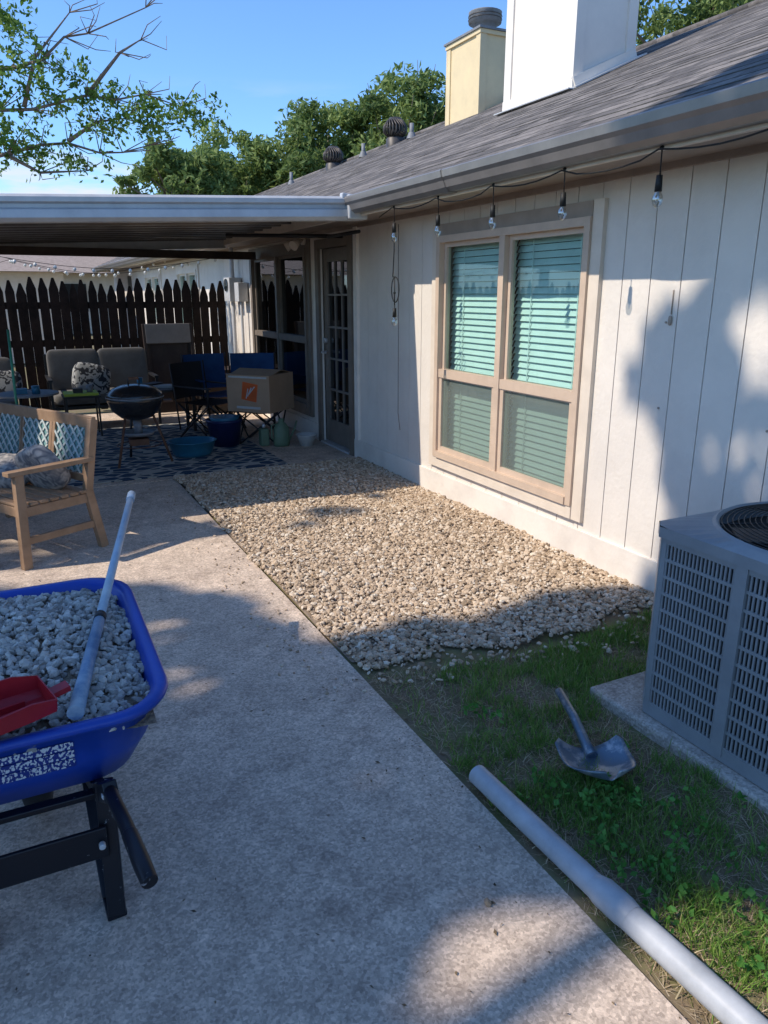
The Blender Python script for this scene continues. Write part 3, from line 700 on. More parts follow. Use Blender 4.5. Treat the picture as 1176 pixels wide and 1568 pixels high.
for l in ([(-8.9,.7,5),(-7.4,1.8,7.2),(-6.0,2.4,8.8),(-5.0,2.4,9.4)],[(-8.7,.7,5.5),(-7.,-.7,7.6),(-5.4,-1.3,9.2),(-4.1,-1.4,9.4)],[(-8.9,.7,5),(-9.4,2.4,7.2),(-9.5,3.8,9)],[(-8.2,1.0,7.4),(-6.6,1.1,8.6),(-4.9,1.2,9.3)]):
    m.tube(l,[.12,.08,.05,.02][:len(l)],M_bark,8)
m.build('trunk',st_)

# ---------------------------------------------------------------- string lights on gutter
sl=MB(); M_bulb=glassmat('bulb_glass',(.85,.87,.85),.5); M_cord=pmat('black_cord',(.012,.012,.012),rough=.6)
ys=[5.05,4.43,3.81,3.19,2.56,1.94,1.32]
pts=[]
for i,yy in enumerate(ys):
    pts.append((2.58,yy,2.19))
    if i<len(ys)-1:
        for q in (.17,.33,.5,.67,.83): pts.append((2.585,yy+(ys[i+1]-yy)*q,2.19-.028*math.sin(q*math.pi)-(.015 if i%2 else 0)))
pts=[(2.75,5.6,2.18)]+pts+[(2.58,.5,2.17)]
sl.tube(pts,.004,M_cord,6)
def bulb(m,x,y,z):
    m.tube([(x,y,z),(x+.002,y,z-.10)],.003,M_cord,5); m.cyl((x,y,z-.10),(x,y,z-.165),.013,M_cord,12,.016)
    m.lathe((x,y,z-.165),[(.012,0),(.022,-.02),(.024,-.035),(.018,-.055),(.006,-.066),(0,-.067)],M_bulb,14)
    m.cyl((x,y,z-.165),(x,y,z-.2),.004,M_alu,6); m.lathe((x,y,z+.0),[(.0,.02),(.012,.01),(.0,-.01)],M_cord,8)
for y_ in ys: bulb(sl,2.60,y_,2.19)
sl.tube([(2.6,5.05,2.1),(2.605,5.06,1.9),(2.59,5.05,1.72)],.004,M_cord,6)
lp=[(2.6,5.03+.06*math.cos(a),1.63+.09*math.sin(a)) for a in np.linspace(math.pi/2,math.pi*2.45,16)]
sl.tube([(2.59,5.05,1.72)]+lp+[(2.6,5.04,1.52)],.0045,M_cord,6)
bulb(sl,2.6,5.04,1.6)
sl.build('string_lights')
cd=MB(); cd.tube([(3.0,5.75,2.15),(3.0,5.74,1.2),(2.99,5.72,.6),(3.0,5.7,.45)],.004,M_groove,5); cd.build('hanging_cord')
# fairy lights draped beyond the fence
M_fairy=pmat('fairy_bulb',(.8,.76,.68),rough=.3)
s2=MB()
for (xa,ya,za,xb,yb,zb,sag,nb_) in ((-3,11.5,2.06,2.95,11.6,2.12,.16,26),(-3,12.4,2.2,2.95,13.5,2.12,.22,26),(-2.5,14.5,2.1,2.95,15.5,2.25,.25,22)):
    pts=[]
    for i in range(49):
        q=i/48; pts.append((xa+(xb-xa)*q,ya+(yb-ya)*q,za+(zb-za)*q-sag*abs(math.sin(q*math.pi*2))))
    s2.tube(pts,.004,M_cord,5)
    for i in range(0,49,2):
        p_=pts[i]; s2.lathe((p_[0],p_[1],p_[2]-.03),[(0,.03),(.02,.012),(.026,-.01),(0,-.036)],M_fairy,8)
s2.cyl((-3,11.5,0),(-3,11.5,2.08),.02,M_gal,8); s2.cyl((-3,12.4,0),(-3,12.4,2.22),.02,M_gal,8); s2.cyl((-2.5,14.5,0),(-2.5,14.5,2.12),.02,M_gal,8)
s2.build('string_lights')

# ---------------------------------------------------------------- air conditioner
ac=empty('air_conditioner'); M_ac=pmat('grey_ac_enamel',(.27,.285,.30),(.22,.235,.25),scale=7,rough=.42,metal=.1)
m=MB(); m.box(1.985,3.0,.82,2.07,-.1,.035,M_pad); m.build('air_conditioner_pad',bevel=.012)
x0,x1,y0,y1,z0,z1=2.04,2.88,.98,1.87,.04,.80; ch_=.05
oct_=lambda o:[(x0-o+ch_,y0-o),(x1+o-ch_,y0-o),(x1+o,y0-o+ch_),(x1+o,y1+o-ch_),(x1+o-ch_,y1+o),(x0-o+ch_,y1+o),(x0-o,y1+o-ch_),(x0-o,y0-o+ch_)]
def prism(m,o,za,zb,mat,top=True):
    a=oct_(o); vs=[(p[0],p[1],za) for p in a]+[(p[0],p[1],zb) for p in a]
    fs=[(i,(i+1)%8,(i+1)%8+8,i+8) for i in range(8)]
    if top: fs+=[tuple(range(8,16)),tuple(reversed(range(8)))]
    m.add(vs,fs,mat)
m=MB(); prism(m,-.03,z0+.01,z1-.03,M_dark); prism(m,.004,z0,z0+.05,M_ac); prism(m,.004,z1-.06,z1-.035,M_ac)
prism(m,.012,z1-.045,z1-.006,M_ac,False)
cxx,cyy=(x0+x1)/2-.01,(y0+y1)/2+.01; Rr=.385; nn=64
outer=[]
o8=[Vector(p) for p in oct_(.012)]
for k in range(nn):
    a=2*math.pi*k/nn; d_=Vector((math.cos(a),math.sin(a))); best=9
    for i in range(8):
        A=o8[i]-Vector((cxx,cyy)); Bv=o8[(i+1)%8]-Vector((cxx,cyy)); e_=Bv-A
        den=d_.x*e_.y-d_.y*e_.x
        if abs(den)<1e-9: continue
        t_=(A.x*e_.y-A.y*e_.x)/den; u_=(A.x*d_.y-A.y*d_.x)/den
        if t_>0 and -1e-6<=u_<=1+1e-6: best=min(best,t_)
    outer.append((cxx+d_.x*best,cyy+d_.y*best))
cs=[(math.cos(2*math.pi*k/nn),math.sin(2*math.pi*k/nn)) for k in range(nn)]
vs=[(p[0],p[1],z1-.006) for p in outer]
for (r_,z_) in ((Rr*1.05,z1+.018),(Rr*1.02,z1+.026),(Rr*.99,z1+.018),(Rr*.985,z1-.04)): vs+=[(cxx+r_*c_,cyy+r_*s_,z_) for c_,s_ in cs]
fs=[]
for r_ in range(4):
    for k in range(nn):
        k2=(k+1)%nn; fs.append((r_*nn+k,r_*nn+k2,(r_+1)*nn+k2,(r_+1)*nn+k))
m.add(vs,fs,M_ac)
m.build('cabinet',ac)
m=MB()
for r_ in np.arange(.05,.385,.018):
    pts=[(cxx+r_*math.cos(a),cyy+r_*math.sin(a),z1+.02+.028*(1-(r_/.385)**2)) for a in np.linspace(0,2*math.pi,41)]
    m.tube(pts,.0022,M_black,5,False)
for k in range(8):
    a=2*math.pi*k/8; m.tube([(cxx,cyy,z1+.048),(cxx+.2*math.cos(a),cyy+.2*math.sin(a),z1+.038),(cxx+.38*math.cos(a),cyy+.38*math.sin(a),z1+.018)],.003,M_black,5)
m.lathe((cxx,cyy,z1+.035),[(.0,.02),(.05,.016),(.055,0)],M_black,16)
for k in range(3):
    a=2*math.pi*k/3; m.beam((cxx+.05*math.cos(a),cyy+.05*math.sin(a),z1-.012),(cxx+.33*math.cos(a+.3),cyy+.33*math.sin(a+.3),z1-.012),.16,.004,M_gal)
m.build('fan_guard',ac)
m=MB()
def grille(fix,axis,a0,a1,mat):
    za,zb=z0+.05,z1-.06; nrow=10
    k=a0
    while k<=a1:
        if axis=='y': m.box(fix,fix+.006,k,k+.007,za,zb,mat)
        else: m.box(k,k+.007,fix,fix+.006,za,zb,mat)
        k+=.0165
    for r_ in range(nrow+1):
        zc=za+(zb-za)*r_/nrow
        if axis=='y': m.box(fix-.002,fix+.007,a0,a1,zc-.006,zc+.006,mat)
        else: m.box(a0,a1,fix-.002,fix+.007,zc-.006,zc+.006,mat)
grille(x0,'y',y0+ch_+.02,y1-ch_-.02,M_ac); grille(y0,'x',x0+ch_+.02,x1-ch_-.02,M_ac); grille(y1-.006,'x',x0+ch_+.02,x1-ch_-.02,M_ac)
m.build('louvred_grille',ac)
m=MB()
for (ax,ay) in ((x0,y0),(x0,y1),(x1,y0),(x1,y1)):
    sx_=1 if ax==x0 else -1; sy_=1 if ay==y0 else -1
    a=Vector((ax-.002*sx_,ay+ch_*sy_)); b=Vector((ax+ch_*sx_,ay-.002*sy_))
    m.beam(((a.x+b.x)/2,(a.y+b.y)/2,z0+.03),((a.x+b.x)/2,(a.y+b.y)/2,z1-.04),.012,(b-a).length,M_ac,up=(b.x-a.x,b.y-a.y,0))
    m.box(min(ax-.003*sx_,ax+.01*sx_),max(ax-.003*sx_,ax+.01*sx_),min(ay+ch_*sy_,ay+(ch_+.02)*sy_),max(ay+ch_*sy_,ay+(ch_+.02)*sy_),z0,z1-.04,M_ac)
m.box(x0-.01,x0+.012,1.46,1.505,z0+.02,z1-.03,M_ac)
m.build('corner_posts',ac)

# ---------------------------------------------------------------- downspout
dp=MB(); M_pvc=pmat('dull_white_pvc',(.44,.455,.48),(.33,.345,.365),scale=9,rough=.45)
def pipe(p0,p1,r,mat):
    p0=Vector(p0);p1=Vector(p1); dp.tube([p0,p1],r,mat,20,False)
    d_=(p1-p0).normalized(); dp.tube([p0+d_*.001,p1-d_*.001],r*.9,M_dark,20,True)
pipe((1.240,1.78,.040),(1.258,1.17,.040),.034,M_pvc); dp.tube([(1.256,1.22,.041),(1.258,1.19,.044),(1.262,1.12,.044),(1.264,1.09,.042)],[.034,.041,.041,.037],M_pvc,20,False)
pipe((1.259,1.18,.041),(1.36,-.6,.041),.037,M_pvc); dp.build('downspout_pipe')

# ---------------------------------------------------------------- shovel head lying on the lawn
sh=MB(); M_bluegrey=pmat('worn_steel_blue',(.13,.18,.23),(.36,.38,.40),scale=14,rough=.38,metal=.5,contrast=(.4,.5))
tip=Vector((1.79,2.03,.085)); nk=Vector((1.665,1.72,.055))
sh.tube([tip,tip*.5+nk*.5+Vector((.012,.0,-.006)),nk,nk+Vector((-.012,-.04,-.012))],[.016,.017,.019,.023],M_bluegrey,14)
sh.tube([tip+Vector((.001,.004,.001)),tip-Vector((.002,.008,.002))],.012,M_dark,12)
bd=Vector((-.36,-.93,.02)).normalized(); rt=Vector((.90,-.40,.0)).normalized(); rt=(rt-bd*rt.dot(bd)).normalized()
vs=[];fs=[]; nu,nv=14,12
for j in range(nv+1):
    v_=j/nv; wd=.125*(1 if v_<.45 else math.sqrt(max(0.002,1-((v_-.45)/.56)**2)))
    if v_<.08: wd*=.85
    for i in range(nu+1):
        u_=-1+2*i/nu; p=nk+bd*(-.005+.23*v_)+rt*(u_*wd)+Vector((0,0,.05*u_*u_*(1-v_*.3)-.02*math.sin(v_*math.pi)-.012+.03*v_*v_))
        p.z=max(p.z,.022); vs.append(p)
for j in range(nv):
    for i in range(nu):
        a=j*(nu+1)+i; fs.append((a,a+1,a+nu+2,a+nu+1))
sh.add(vs,fs,M_bluegrey,True); ob=sh.build('shovel'); so_=ob.modifiers.new('s','SOLIDIFY'); so_.thickness=.004

# ---------------------------------------------------------------- wheelbarrow
wb=empty('wheelbarrow'); M_blue=pmat('blue_poly',(.012,.06,.40),(.014,.055,.33),scale=6,rough=.36,spec=.45)
CX=-.095
def rr_ring(cx,cy,hx,hy,z,rad,tilt=0,n=6):
    pts=[]
    for (sx_,sy_,a0) in ((1,1,0),(-1,1,90),(-1,-1,180),(1,-1,270)):
        for k in range(n+1):
            a=math.radians(a0+90*k/n); x_=cx+sx_*(hx-rad)+rad*math.cos(a); y_=cy+sy_*(hy-rad)+rad*math.sin(a)
            pts.append((x_,y_,z+tilt*(y_-1.75)))
    return pts
rings=[rr_ring(CX,2.16,.20,.22,.34,.1),rr_ring(CX,2.15,.27,.31,.365,.12),rr_ring(CX,2.175,.315,.385,.46,.13,.02),rr_ring(CX,2.19,.342,.428,.562,.14,.05),rr_ring(CX,2.19,.365,.45,.568,.15,.055),rr_ring(CX,2.19,.372,.457,.582,.155,.055),rr_ring(CX,2.19,.366,.451,.592,.15,.055),rr_ring(CX,2.19,.345,.43,.592,.14,.055),rr_ring(CX,2.19,.333,.418,.577,.14,.055),rr_ring(CX,2.175,.305,.375,.46,.13,.02),rr_ring(CX,2.15,.26,.30,.375,.12)]
m=MB(); nr=len(rings[0]); vs=[p for r_ in rings for p in r_]; fs=[]
for j in range(len(rings)-1):
    for k in range(nr):
        k2=(k+1)%nr; fs.append((j*nr+k,j*nr+k2,(j+1)*nr+k2,(j+1)*nr+k))
fs.append(tuple(reversed(range(nr)))); fs.append(tuple(range((len(rings)-1)*nr,len(rings)*nr)))
m.add(vs,fs,M_blue,True); m.build('tray',wb)
def stick():
    m_,t,b=nt('printed_label'); N=t.nodes; L=t.links
    tc=N.new('ShaderNodeTexCoord'); mp=N.new('ShaderNodeMapping'); mp.inputs['Scale'].default_value=(170,1,100); L.new(tc.outputs['Object'],mp.inputs['Vector'])
    n=N.new('ShaderNodeTexNoise'); n.inputs['Scale'].default_value=1; n.inputs['Detail'].default_value=2; L.new(mp.outputs[0],n.inputs['Vector'])
    r=N.new('ShaderNodeValToRGB'); r.color_ramp.interpolation='CONSTANT'; r.color_ramp.elements[0].color=(.01,.03,.2,1); r.color_ramp.elements[1].position=.52; r.color_ramp.elements[1].color=(.6,.62,.65,1)
    L.new(n.outputs['Fac'],r.inputs['Fac']); L.new(r.outputs['Color'],b.inputs['Base Color']); b.inputs['Roughness'].default_value=.5; return m_
m=MB(); 
def rear_y(z):
    zs=[.365,.46,.562]; yv=[1.84,1.79,1.762]; return float(np.interp(z,zs,yv))-.004
ml=stick()
for zz0,zz1 in ((.455,.483),(.487,.512),(.516,.54)):
    m.quad((-.33,rear_y(zz0),zz0),(.02,rear_y(zz0),zz0),(.02,rear_y(zz1),zz1),(-.33,rear_y(zz1),zz1),ml)
m.build('label',wb)
m=MB()
for s_ in (1,-1):
    f=lambda x_,y_,z_:(CX+s_*x_,y_,z_)
    m.beam(f(.05,2.66,.20),f(.165,1.82,.345),.035,.035,M_blackm); m.beam(f(.165,1.82,.345),f(.185,1.70,.415),.036,.05,M_blackm)
    m.tube([f(.18,1.73,.41),f(.20,1.55,.42),f(.215,1.42,.405)],.017,M_blackm,12); m.tube([f(.203,1.52,.42),f(.215,1.42,.406),f(.222,1.37,.398)],[.0185,.020,.0185],M_blackm,14)
    m.beam(f(.175,1.78,.40),f(.165,1.73,.02),.045,.02,M_blackm); m.beam(f(.165,1.73,.012),f(.16,1.83,.012),.05,.02,M_blackm)
    m.beam(f(.15,1.80,.02),f(.14,2.10,.33),.03,.012,M_blackm)
    m.beam(f(.05,2.62,.19),f(.16,2.52,.5),.025,.01,M_blackm)
m.box(CX-.165,CX+.165,1.735,1.747,.20,.29,M_blackm); m.box(CX-.17,CX+.17,1.80,1.83,.335,.352,M_blackm); m.box(CX-.15,CX+.15,2.2,2.23,.30,.325,M_blackm)
for s_ in (1,-1):
    for q in ((.17,1.72,.40),(.15,1.73,.25)): m.cyl((CX+s_*q[0],q[1],q[2]),(CX+s_*q[0],q[1]-.018,q[2]),.009,M_alu,8)
m.build('frame',wb,bevel=.003)
m=MB()
def wheel(m,c,R,wd,tm,hm):
    pr=[(R*.62,-wd*.4),(R*.8,-wd*.5),(R*.95,-wd*.42),(R,-wd*.2),(R,wd*.2),(R*.95,wd*.42),(R*.8,wd*.5),(R*.62,wd*.4),(R*.62,-wd*.4)]
    n_=28; vs=[];fs=[]
    for (r_,x_) in pr:
        for k in range(n_):
            a=2*math.pi*k/n_; vs.append((c[0]+x_,c[1]+r_*math.cos(a),c[2]+r_*math.sin(a)))
    for i in range(len(pr)-1):
        for k in range(n_): k2=(k+1)%n_; fs.append((i*n_+k,i*n_+k2,(i+1)*n_+k2,(i+1)*n_+k))
    m.add(vs,fs,tm,True); m.cyl((c[0]-wd*.2,c[1],c[2]),(c[0]+wd*.2,c[1],c[2]),R*.62,hm,24); m.cyl((c[0]-wd*.9,c[1],c[2]),(c[0]+wd*.9,c[1],c[2]),R*.1,hm,10)
wheel(m,(CX,2.36,.17),.17,.09,M_black,M_alu); m.build('wheel',wb)
lo=MB(); vs=[];fs=[]
hz=lambda x_,y_: .562+.055*(y_-1.75)+.075*max(0,1-((x_-CX)/.34)**2)*max(0,1-((y_-2.22)/.45)**2)+.018*float(vnoise(x_,y_,41,9))-.03
for j in range(15):
    for i in range(13):
        x_=CX-.32+.64*i/12; y_=1.78+.82*j/14; vs.append((x_,y_,hz(x_,y_)-.012))
for j in range(14):
    for i in range(12): a=j*13+i; fs.append((a,a+1,a+14,a+13))
lo.add(vs,fs,M_gbase,True); hb=lo.build('gravel_heap',wb)
C=[]
while len(C)<3300:
    x_=random.uniform(CX-.33,CX+.33); y_=random.uniform(1.775,2.605)
    dx=max(0,abs(x_-CX)-.2); dy=max(0,abs(y_-2.19)-.285)
    if dx*dx+dy*dy<.130**2: C.append((x_,y_,hz(x_,y_)+random.uniform(-.008,.008)))
C=np.array(C); stones('gravel_load',C,rng.uniform(.006,.0175,len(C)),M_bstone,wb,flat=.85)
ps=MB(); M_pole=pmat('pale_blue_pole',(.34,.44,.54),(.52,.58,.62),scale=9,rough=.4); 
a=Vector((.035,1.79,.60)); b=Vector((.415,3.38,.735)); d_=(b-a)
ps.tube([a+d_*.28,b],.0145,M_pole,14); ps.tube([a,a+d_*.12,a+d_*.3],[.021,.018,.0165],pmat('blue_grip',(.10,.20,.34),(.4,.48,.55),scale=12,rough=.4),14); ps.tube([b-d_*.05,b],.018,M_pole,14)
ps.tube([a+d_*.29,a+d_*.31],.018,M_black,14)
ps.build('shovel')
rd=MB(); M_redp=pmat('red_plastic',(.42,.02,.03),(.33,.015,.025),scale=9,rough=.35)
o=Vector((-.02,1.83,.635)); f_=Vector((-.93,-.30,.0)).normalized(); r_=Vector((-.30,.93,.12)).normalized(); r_=(r_-f_*r_.dot(f_)).normalized(); u_=r_.cross(f_); u_=u_ if u_.z>0 else -u_
def P3(x_,y_,z_): return o+f_*x_+r_*y_+u_*z_
prof=[(-.06,.05),(-.055,.0),(-.03,-.012),(.03,-.012),(.055,.0),(.06,.05)]
vs=[];fs=[]
for (x_,k_,h_) in ((0,1.,.7),(.06,1.1,1),(.2,1.25,.9),(.34,1.45,.25)):
    for p in prof: vs.append(P3(x_,p[0]*k_,p[1]*h_))
for j in range(3):
    for i in range(5): q=j*6+i; fs.append((q,q+1,q+7,q+6))
fs.append(tuple(range(6)))
rd.add(vs,fs,M_redp); rd.beam(P3(-.0,0,.01),P3(-.05,0,.018),.03,.015,M_redp,up=u_)
for q in (-.02,.02): rd.beam(P3(.05,q,-.006),P3(.26,q,-.004),.006,.02,M_redp,up=u_)
ob=rd.build('red_scoop'); s_=ob.modifiers.new('s','SOLIDIFY'); s_.thickness=.005

# ---------------------------------------------------------------- bench
bn=empty('wooden_bench'); M_wood=pmat('acacia_wood',(.36,.225,.135),(.25,.155,.09),scale=9,rough=.6,bump=.2,bscale=25)
O=Vector((.36,4.92,0)); F=Vector((-.88,-.47,0)).normalized(); U=Vector((-.47,.88,0)).normalized()
R3=Matrix((U,F,Vector((0,0,1)))).transposed()
def Q(u,f,z): return O+U*u+F*f+Vector((0,0,z))
def bb(m,u0,u1,f0,f1,z0_,z1_,mat): m.obox(Q((u0+u1)/2,(f0+f1)/2,(z0_+z1_)/2),(u1-u0,f1-f0,z1_-z0_),R3,mat)
m=MB(); W_=1.2
for u in (0,W_-.045):
    m.beam(Q(u+.022,-.06,0),Q(u+.022,.01,.40),.045,.055,M_wood,up=F); m.beam(Q(u+.022,.01,.39),Q(u+.022,-.08,.84),.045,.05,M_wood,up=F)
    m.beam(Q(u+.022,.47,0),Q(u+.022,.45,.58),.045,.055,M_wood,up=F)
    bb(m,u-.012,u+.057,-.04,.52,.58,.608,M_wood)
    m.beam(Q(u+.022,0,.35),Q(u+.022,.45,.35),.026,.06,M_wood); m.beam(Q(u+.022,-.03,.17),Q(u+.022,.46,.17),.024,.045,M_wood)
m.beam(Q(.045,.46,.35),Q(W_-.045,.46,.35),.026,.06,M_wood)
for i in range(7): bb(m,.0,W_,.02+i*.067,.07+i*.067,.385,.403,M_wood)
bf=lambda z_:.01-(z_-.39)*.2
m.beam(Q(.0,bf(.82),.82),Q(W_,bf(.82),.82),.03,.075,M_wood); m.beam(Q(.04,bf(.47),.47),Q(W_-.04,bf(.47),.47),.024,.05,M_wood)
m.build('frame',bn,bevel=.004)
m=MB(); M_teal=pmat('teal_board',(.18,.33,.32),(.14,.27,.26),rough=.5); M_lat=pmat('pale_lattice',(.5,.55,.52),rough=.6)
for (u0,u1) in ((.10,.42),(.50,.80),(.86,1.12)):
    m.beam(Q(u0-.035,bf(.48),.48),Q(u0-.035,bf(.8),.8),.03,.018,M_wood,up=F); m.beam(Q(u1+.01,bf(.48),.48),Q(u1+.01,bf(.8),.8),.03,.018,M_wood,up=F)
    m.quad(Q(u0-.02,bf(.49)-.006,.49),Q(u1,bf(.49)-.006,.49),Q(u1,bf(.79)-.006,.79),Q(u0-.02,bf(.79)-.006,.79),M_teal)
    k=-.3
    while k<u1-u0:
        for sg in (1,-1):
            pts=[]
            for z_ in (.49,.79):
                du=(z_-.49) if sg>0 else (.79-z_); pts.append((k+du,z_))
            (ua,za),(ub,zb)=pts; wdt=u1-u0
            t0,t1=0.,1.
            for lim,sgn in ((0,1),(wdt,-1)):
                tt=(lim-ua)/(ub-ua)
                if (sgn*(ub-ua))>0: t0=max(t0,tt)
                else: t1=min(t1,tt)
            if t1-t0>.08:
                A=(ua+(ub-ua)*t0,za+(zb-za)*t0); B_=(ua+(ub-ua)*t1,za+(zb-za)*t1)
                m.beam(Q(u0+A[0],bf(A[1])+.004*sg+.002,A[1]),Q(u0+B_[0],bf(B_[1])+.004*sg+.002,B_[1]),.006,.014,M_lat,up=F.cross(Vector((B_[0]-A[0],0,1))))
        k+=.075
m.build('lattice_back',bn)
def patmat(name,a,b,sc,thr=.5,w=.02):
    m_,t,bs=nt(name); N=t.nodes; L=t.links; tc=N.new('ShaderNodeTexCoord'); n=N.new('ShaderNodeTexNoise'); n.inputs['Scale'].default_value=sc; n.inputs['Detail'].default_value=1; n.inputs['Distortion'].default_value=1.2
    L.new(tc.outputs['Object'],n.inputs['Vector']); r=N.new('ShaderNodeValToRGB'); r.color_ramp.elements[0].position=thr-w; r.color_ramp.elements[1].position=thr+w; r.color_ramp.elements[0].color=rgb(a); r.color_ramp.elements[1].color=rgb(b)
    L.new(n.outputs['Fac'],r.inputs['Fac']); L.new(r.outputs['Color'],bs.inputs['Base Color']); bs.inputs['Roughness'].default_value=.8; return m_
m=MB(); mp1=patmat('mottled_cushion',(.12,.12,.13),(.42,.38,.34),18,.5,.15)
m.blob(Q(.27,.15,.53),(.34,.13,.32),mp1,R3@Euler((math.radians(-28),.3,0)).to_matrix(),e=.5,n=20); m.blob(Q(.62,.22,.48),(.44,.3,.16),mp1,R3@Euler((-.3,0,.3)).to_matrix(),e=.5,n=20); m.build('throw_pillow')
m=MB(); wheel(m,(-.26,4.85,.08),.08,.045,M_black,M_alu); m.tube([(-.3,4.85,.08),(-.55,4.9,.1),(-.8,5.0,.45)],.012,M_black,8); m.build('hand_cart')

# ---------------------------------------------------------------- patio things
def rugmat():
    m_,t,bs=nt('patterned_rug'); N=t.nodes; L=t.links; tc=N.new('ShaderNodeTexCoord'); mp=N.new('ShaderNodeMapping'); mp.inputs['Scale'].default_value=(5.5,9,1); mp.inputs['Rotation'].default_value=(0,0,.7)
    L.new(tc.outputs['Object'],mp.inputs[0]); v=N.new('ShaderNodeTexVoronoi'); v.feature='DISTANCE_TO_EDGE'; v.inputs['Scale'].default_value=1.0; v.inputs['Randomness'].default_value=.8; L.new(mp.outputs[0],v.inputs['Vector'])
    r=N.new('ShaderNodeValToRGB'); r.color_ramp.interpolation='CONSTANT'; e=r.color_ramp.elements; e[0].color=(.38,.36,.31,1); e[1].position=.085; e[1].color=(.02,.045,.085,1); L.new(v.outputs[0],r.inputs['Fac'])
    L.new(r.outputs['Color'],bs.inputs['Base Color']); bs.inputs['Roughness'].default_value=.95; return m_
m=MB(); m.box(-.9,2.3,6.72,9.6,.008,.018,rugmat()); m.build('patterned_rug')
m=MB(); gc=(1.02,7.35,0); M_enam=pmat('black_enamel',(.02,.02,.022),rough=.25,spec=.6); M_rust=pmat('rusty_steel',(.16,.075,.04),(.09,.045,.03),scale=15,rough=.7)
m.lathe(gc,[(.03,.44),(.14,.47),(.22,.54),(.255,.63),(.262,.665),(.255,.67)],M_enam,36); m.lathe(gc,[(.258,.665),(.262,.675),(.25,.70),(.20,.745),(.12,.775),(.0,.785)],M_enam,36)
m.lathe(gc,[(.264,.66),(.268,.665),(.264,.672)],M_pipe,36)
m.tube([(1.02-.05,7.35,.775),(1.02-.05,7.35,.83),(1.02+.05,7.35,.83),(1.02+.05,7.35,.775)],.008,M_black,8); m.box(.975,1.065,7.335,7.365,.825,.85,M_rust)
for k in range(3):
    a=math.radians(100+120*k); m.tube([(gc[0]+.15*math.cos(a),gc[1]+.15*math.sin(a),.50),(gc[0]+.30*math.cos(a),gc[1]+.30*math.sin(a),.03)],.012,M_rust if k else M_black,8)
m.lathe(gc,[(.0,.30),(.14,.30),(.16,.335),(.155,.335)],M_pipe,24); m.cyl((1.02,7.35,.3),(1.02,7.35,.45),.04,M_pipe,12)
m.lathe(gc,[(.20,.20),(.21,.205),(.2,.21)],M_rust,20); m.box(.93,1.1,7.25,7.4,.21,.27,M_rust)
m.box(1.27,1.36,7.30,7.40,.60,.62,M_rust)
m.build('kettle_grill')
M_tub=pmat('turquoise_plastic',(.025,.15,.24),(.02,.12,.2),rough=.35); M_navy=pmat('navy_plastic',(.012,.02,.08),rough=.35)
m=MB(); m.lathe((1.56,7.52,.018),[(0,0),(.18,0),(.2,.03),(.235,.14),(.25,.145),(.25,.155),(.23,.15),(.19,.03),(0,.02)],M_tub,32,sx=1.0,sy=.85); m.build('plastic_basin')
m=MB(); m.lathe((2.0,7.9,.018),[(0,0),(.15,0),(.185,.25),(.2,.26),(.2,.285),(.185,.285),(.17,.2),(0,.2)],M_navy,28); m.lathe((2.0,7.9,.23),[(.0,.0),(.12,.02),(.165,.1),(.155,.1),(.0,.03)],M_tub,28); m.build('plastic_bucket')
m=MB(); m.lathe((2.80,7.52,.006),[(0,0),(.065,0),(.11,.12),(.118,.125),(.11,.128),(.06,.02),(0,.015)],pmat('white_plastic',(.7,.7,.68),rough=.4),28); m.build('white_bowl')
M_can=pmat('grey_green_plastic',(.13,.20,.13),rough=.5)
m=MB(); m.lathe((2.55,7.62,.006),[(0,0),(.085,0),(.09,.04),(.085,.2),(.05,.25),(.03,.26),(.03,.3),(0,.3)],M_can,22,sx=1,sy=.7)
m.tube([(2.63,7.62,.05),(2.70,7.62,.18),(2.73,7.62,.27)],[.012,.010,.009],M_can,8); m.tube([(2.50,7.62,.25),(2.44,7.62,.24),(2.44,7.62,.1),(2.48,7.62,.06)],.009,M_can,8); m.build('watering_can')
m=MB(); m.box(2.33,2.43,7.66,7.76,.006,.2,M_can); m.cyl((2.38,7.71,.2),(2.38,7.71,.25),.02,M_alu,10); m.build('jug',bevel=.02)
M_card=pmat('cardboard',(.38,.25,.16),(.32,.21,.135),scale=5,rough=.85); M_or=pmat('orange_print',(.55,.10,.02),rough=.8); M_grey=pmat('pale_grey_board',(.45,.45,.44),rough=.7)
m=MB(); Rb=Euler((0,0,math.radians(-50))).to_matrix(); bc=Vector((2.44,7.95,.57))
def Bx(x_,y_,z_): return bc+Rb@Vector((x_,y_,z_))
bx_,by_,bz_=.54,.50,.40
m.obox(bc,(bx_,by_,bz_),Rb,M_card)
m.obox(Bx(0,-.1,.215),(bx_-.01,.22,.006),Rb@Euler((.25,0,0)).to_matrix(),M_card); m.obox(Bx(0,.14,.215),(bx_-.01,.2,.006),Rb@Euler((-.2,0,0)).to_matrix(),M_card)
Ra=Rb@Euler((0,math.radians(8),0)).to_matrix()
m.obox(Bx(.02,-by_/2-.0015,.02),(.19,.003,.19),Ra,M_or); m.obox(Bx(.02,by_/2+.0015,.02),(.19,.003,.19),Ra,M_or)
for q in (-.03,.0,.03): m.obox(Bx(.02+q,-by_/2-.0035,.02+q*.6),(.012,.003,.11),Rb@Euler((0,.5+q*8,0)).to_matrix(),M_grey)
m.obox(Bx(-bx_/2-.0015,.02,.02),(.003,.04,.16),Rb,M_grey); m.obox(Bx(-bx_/2-.0015,-.08,-.05),(.003,.1,.03),Rb,M_grey)
m.obox(Bx(0,-by_/2-.0015,.175),(.48,.003,.02),Rb,M_grey); m.obox(Bx(0,-by_/2-.0015,-.15),(.3,.003,.025),Rb,M_grey)
m.build('cardboard_box')
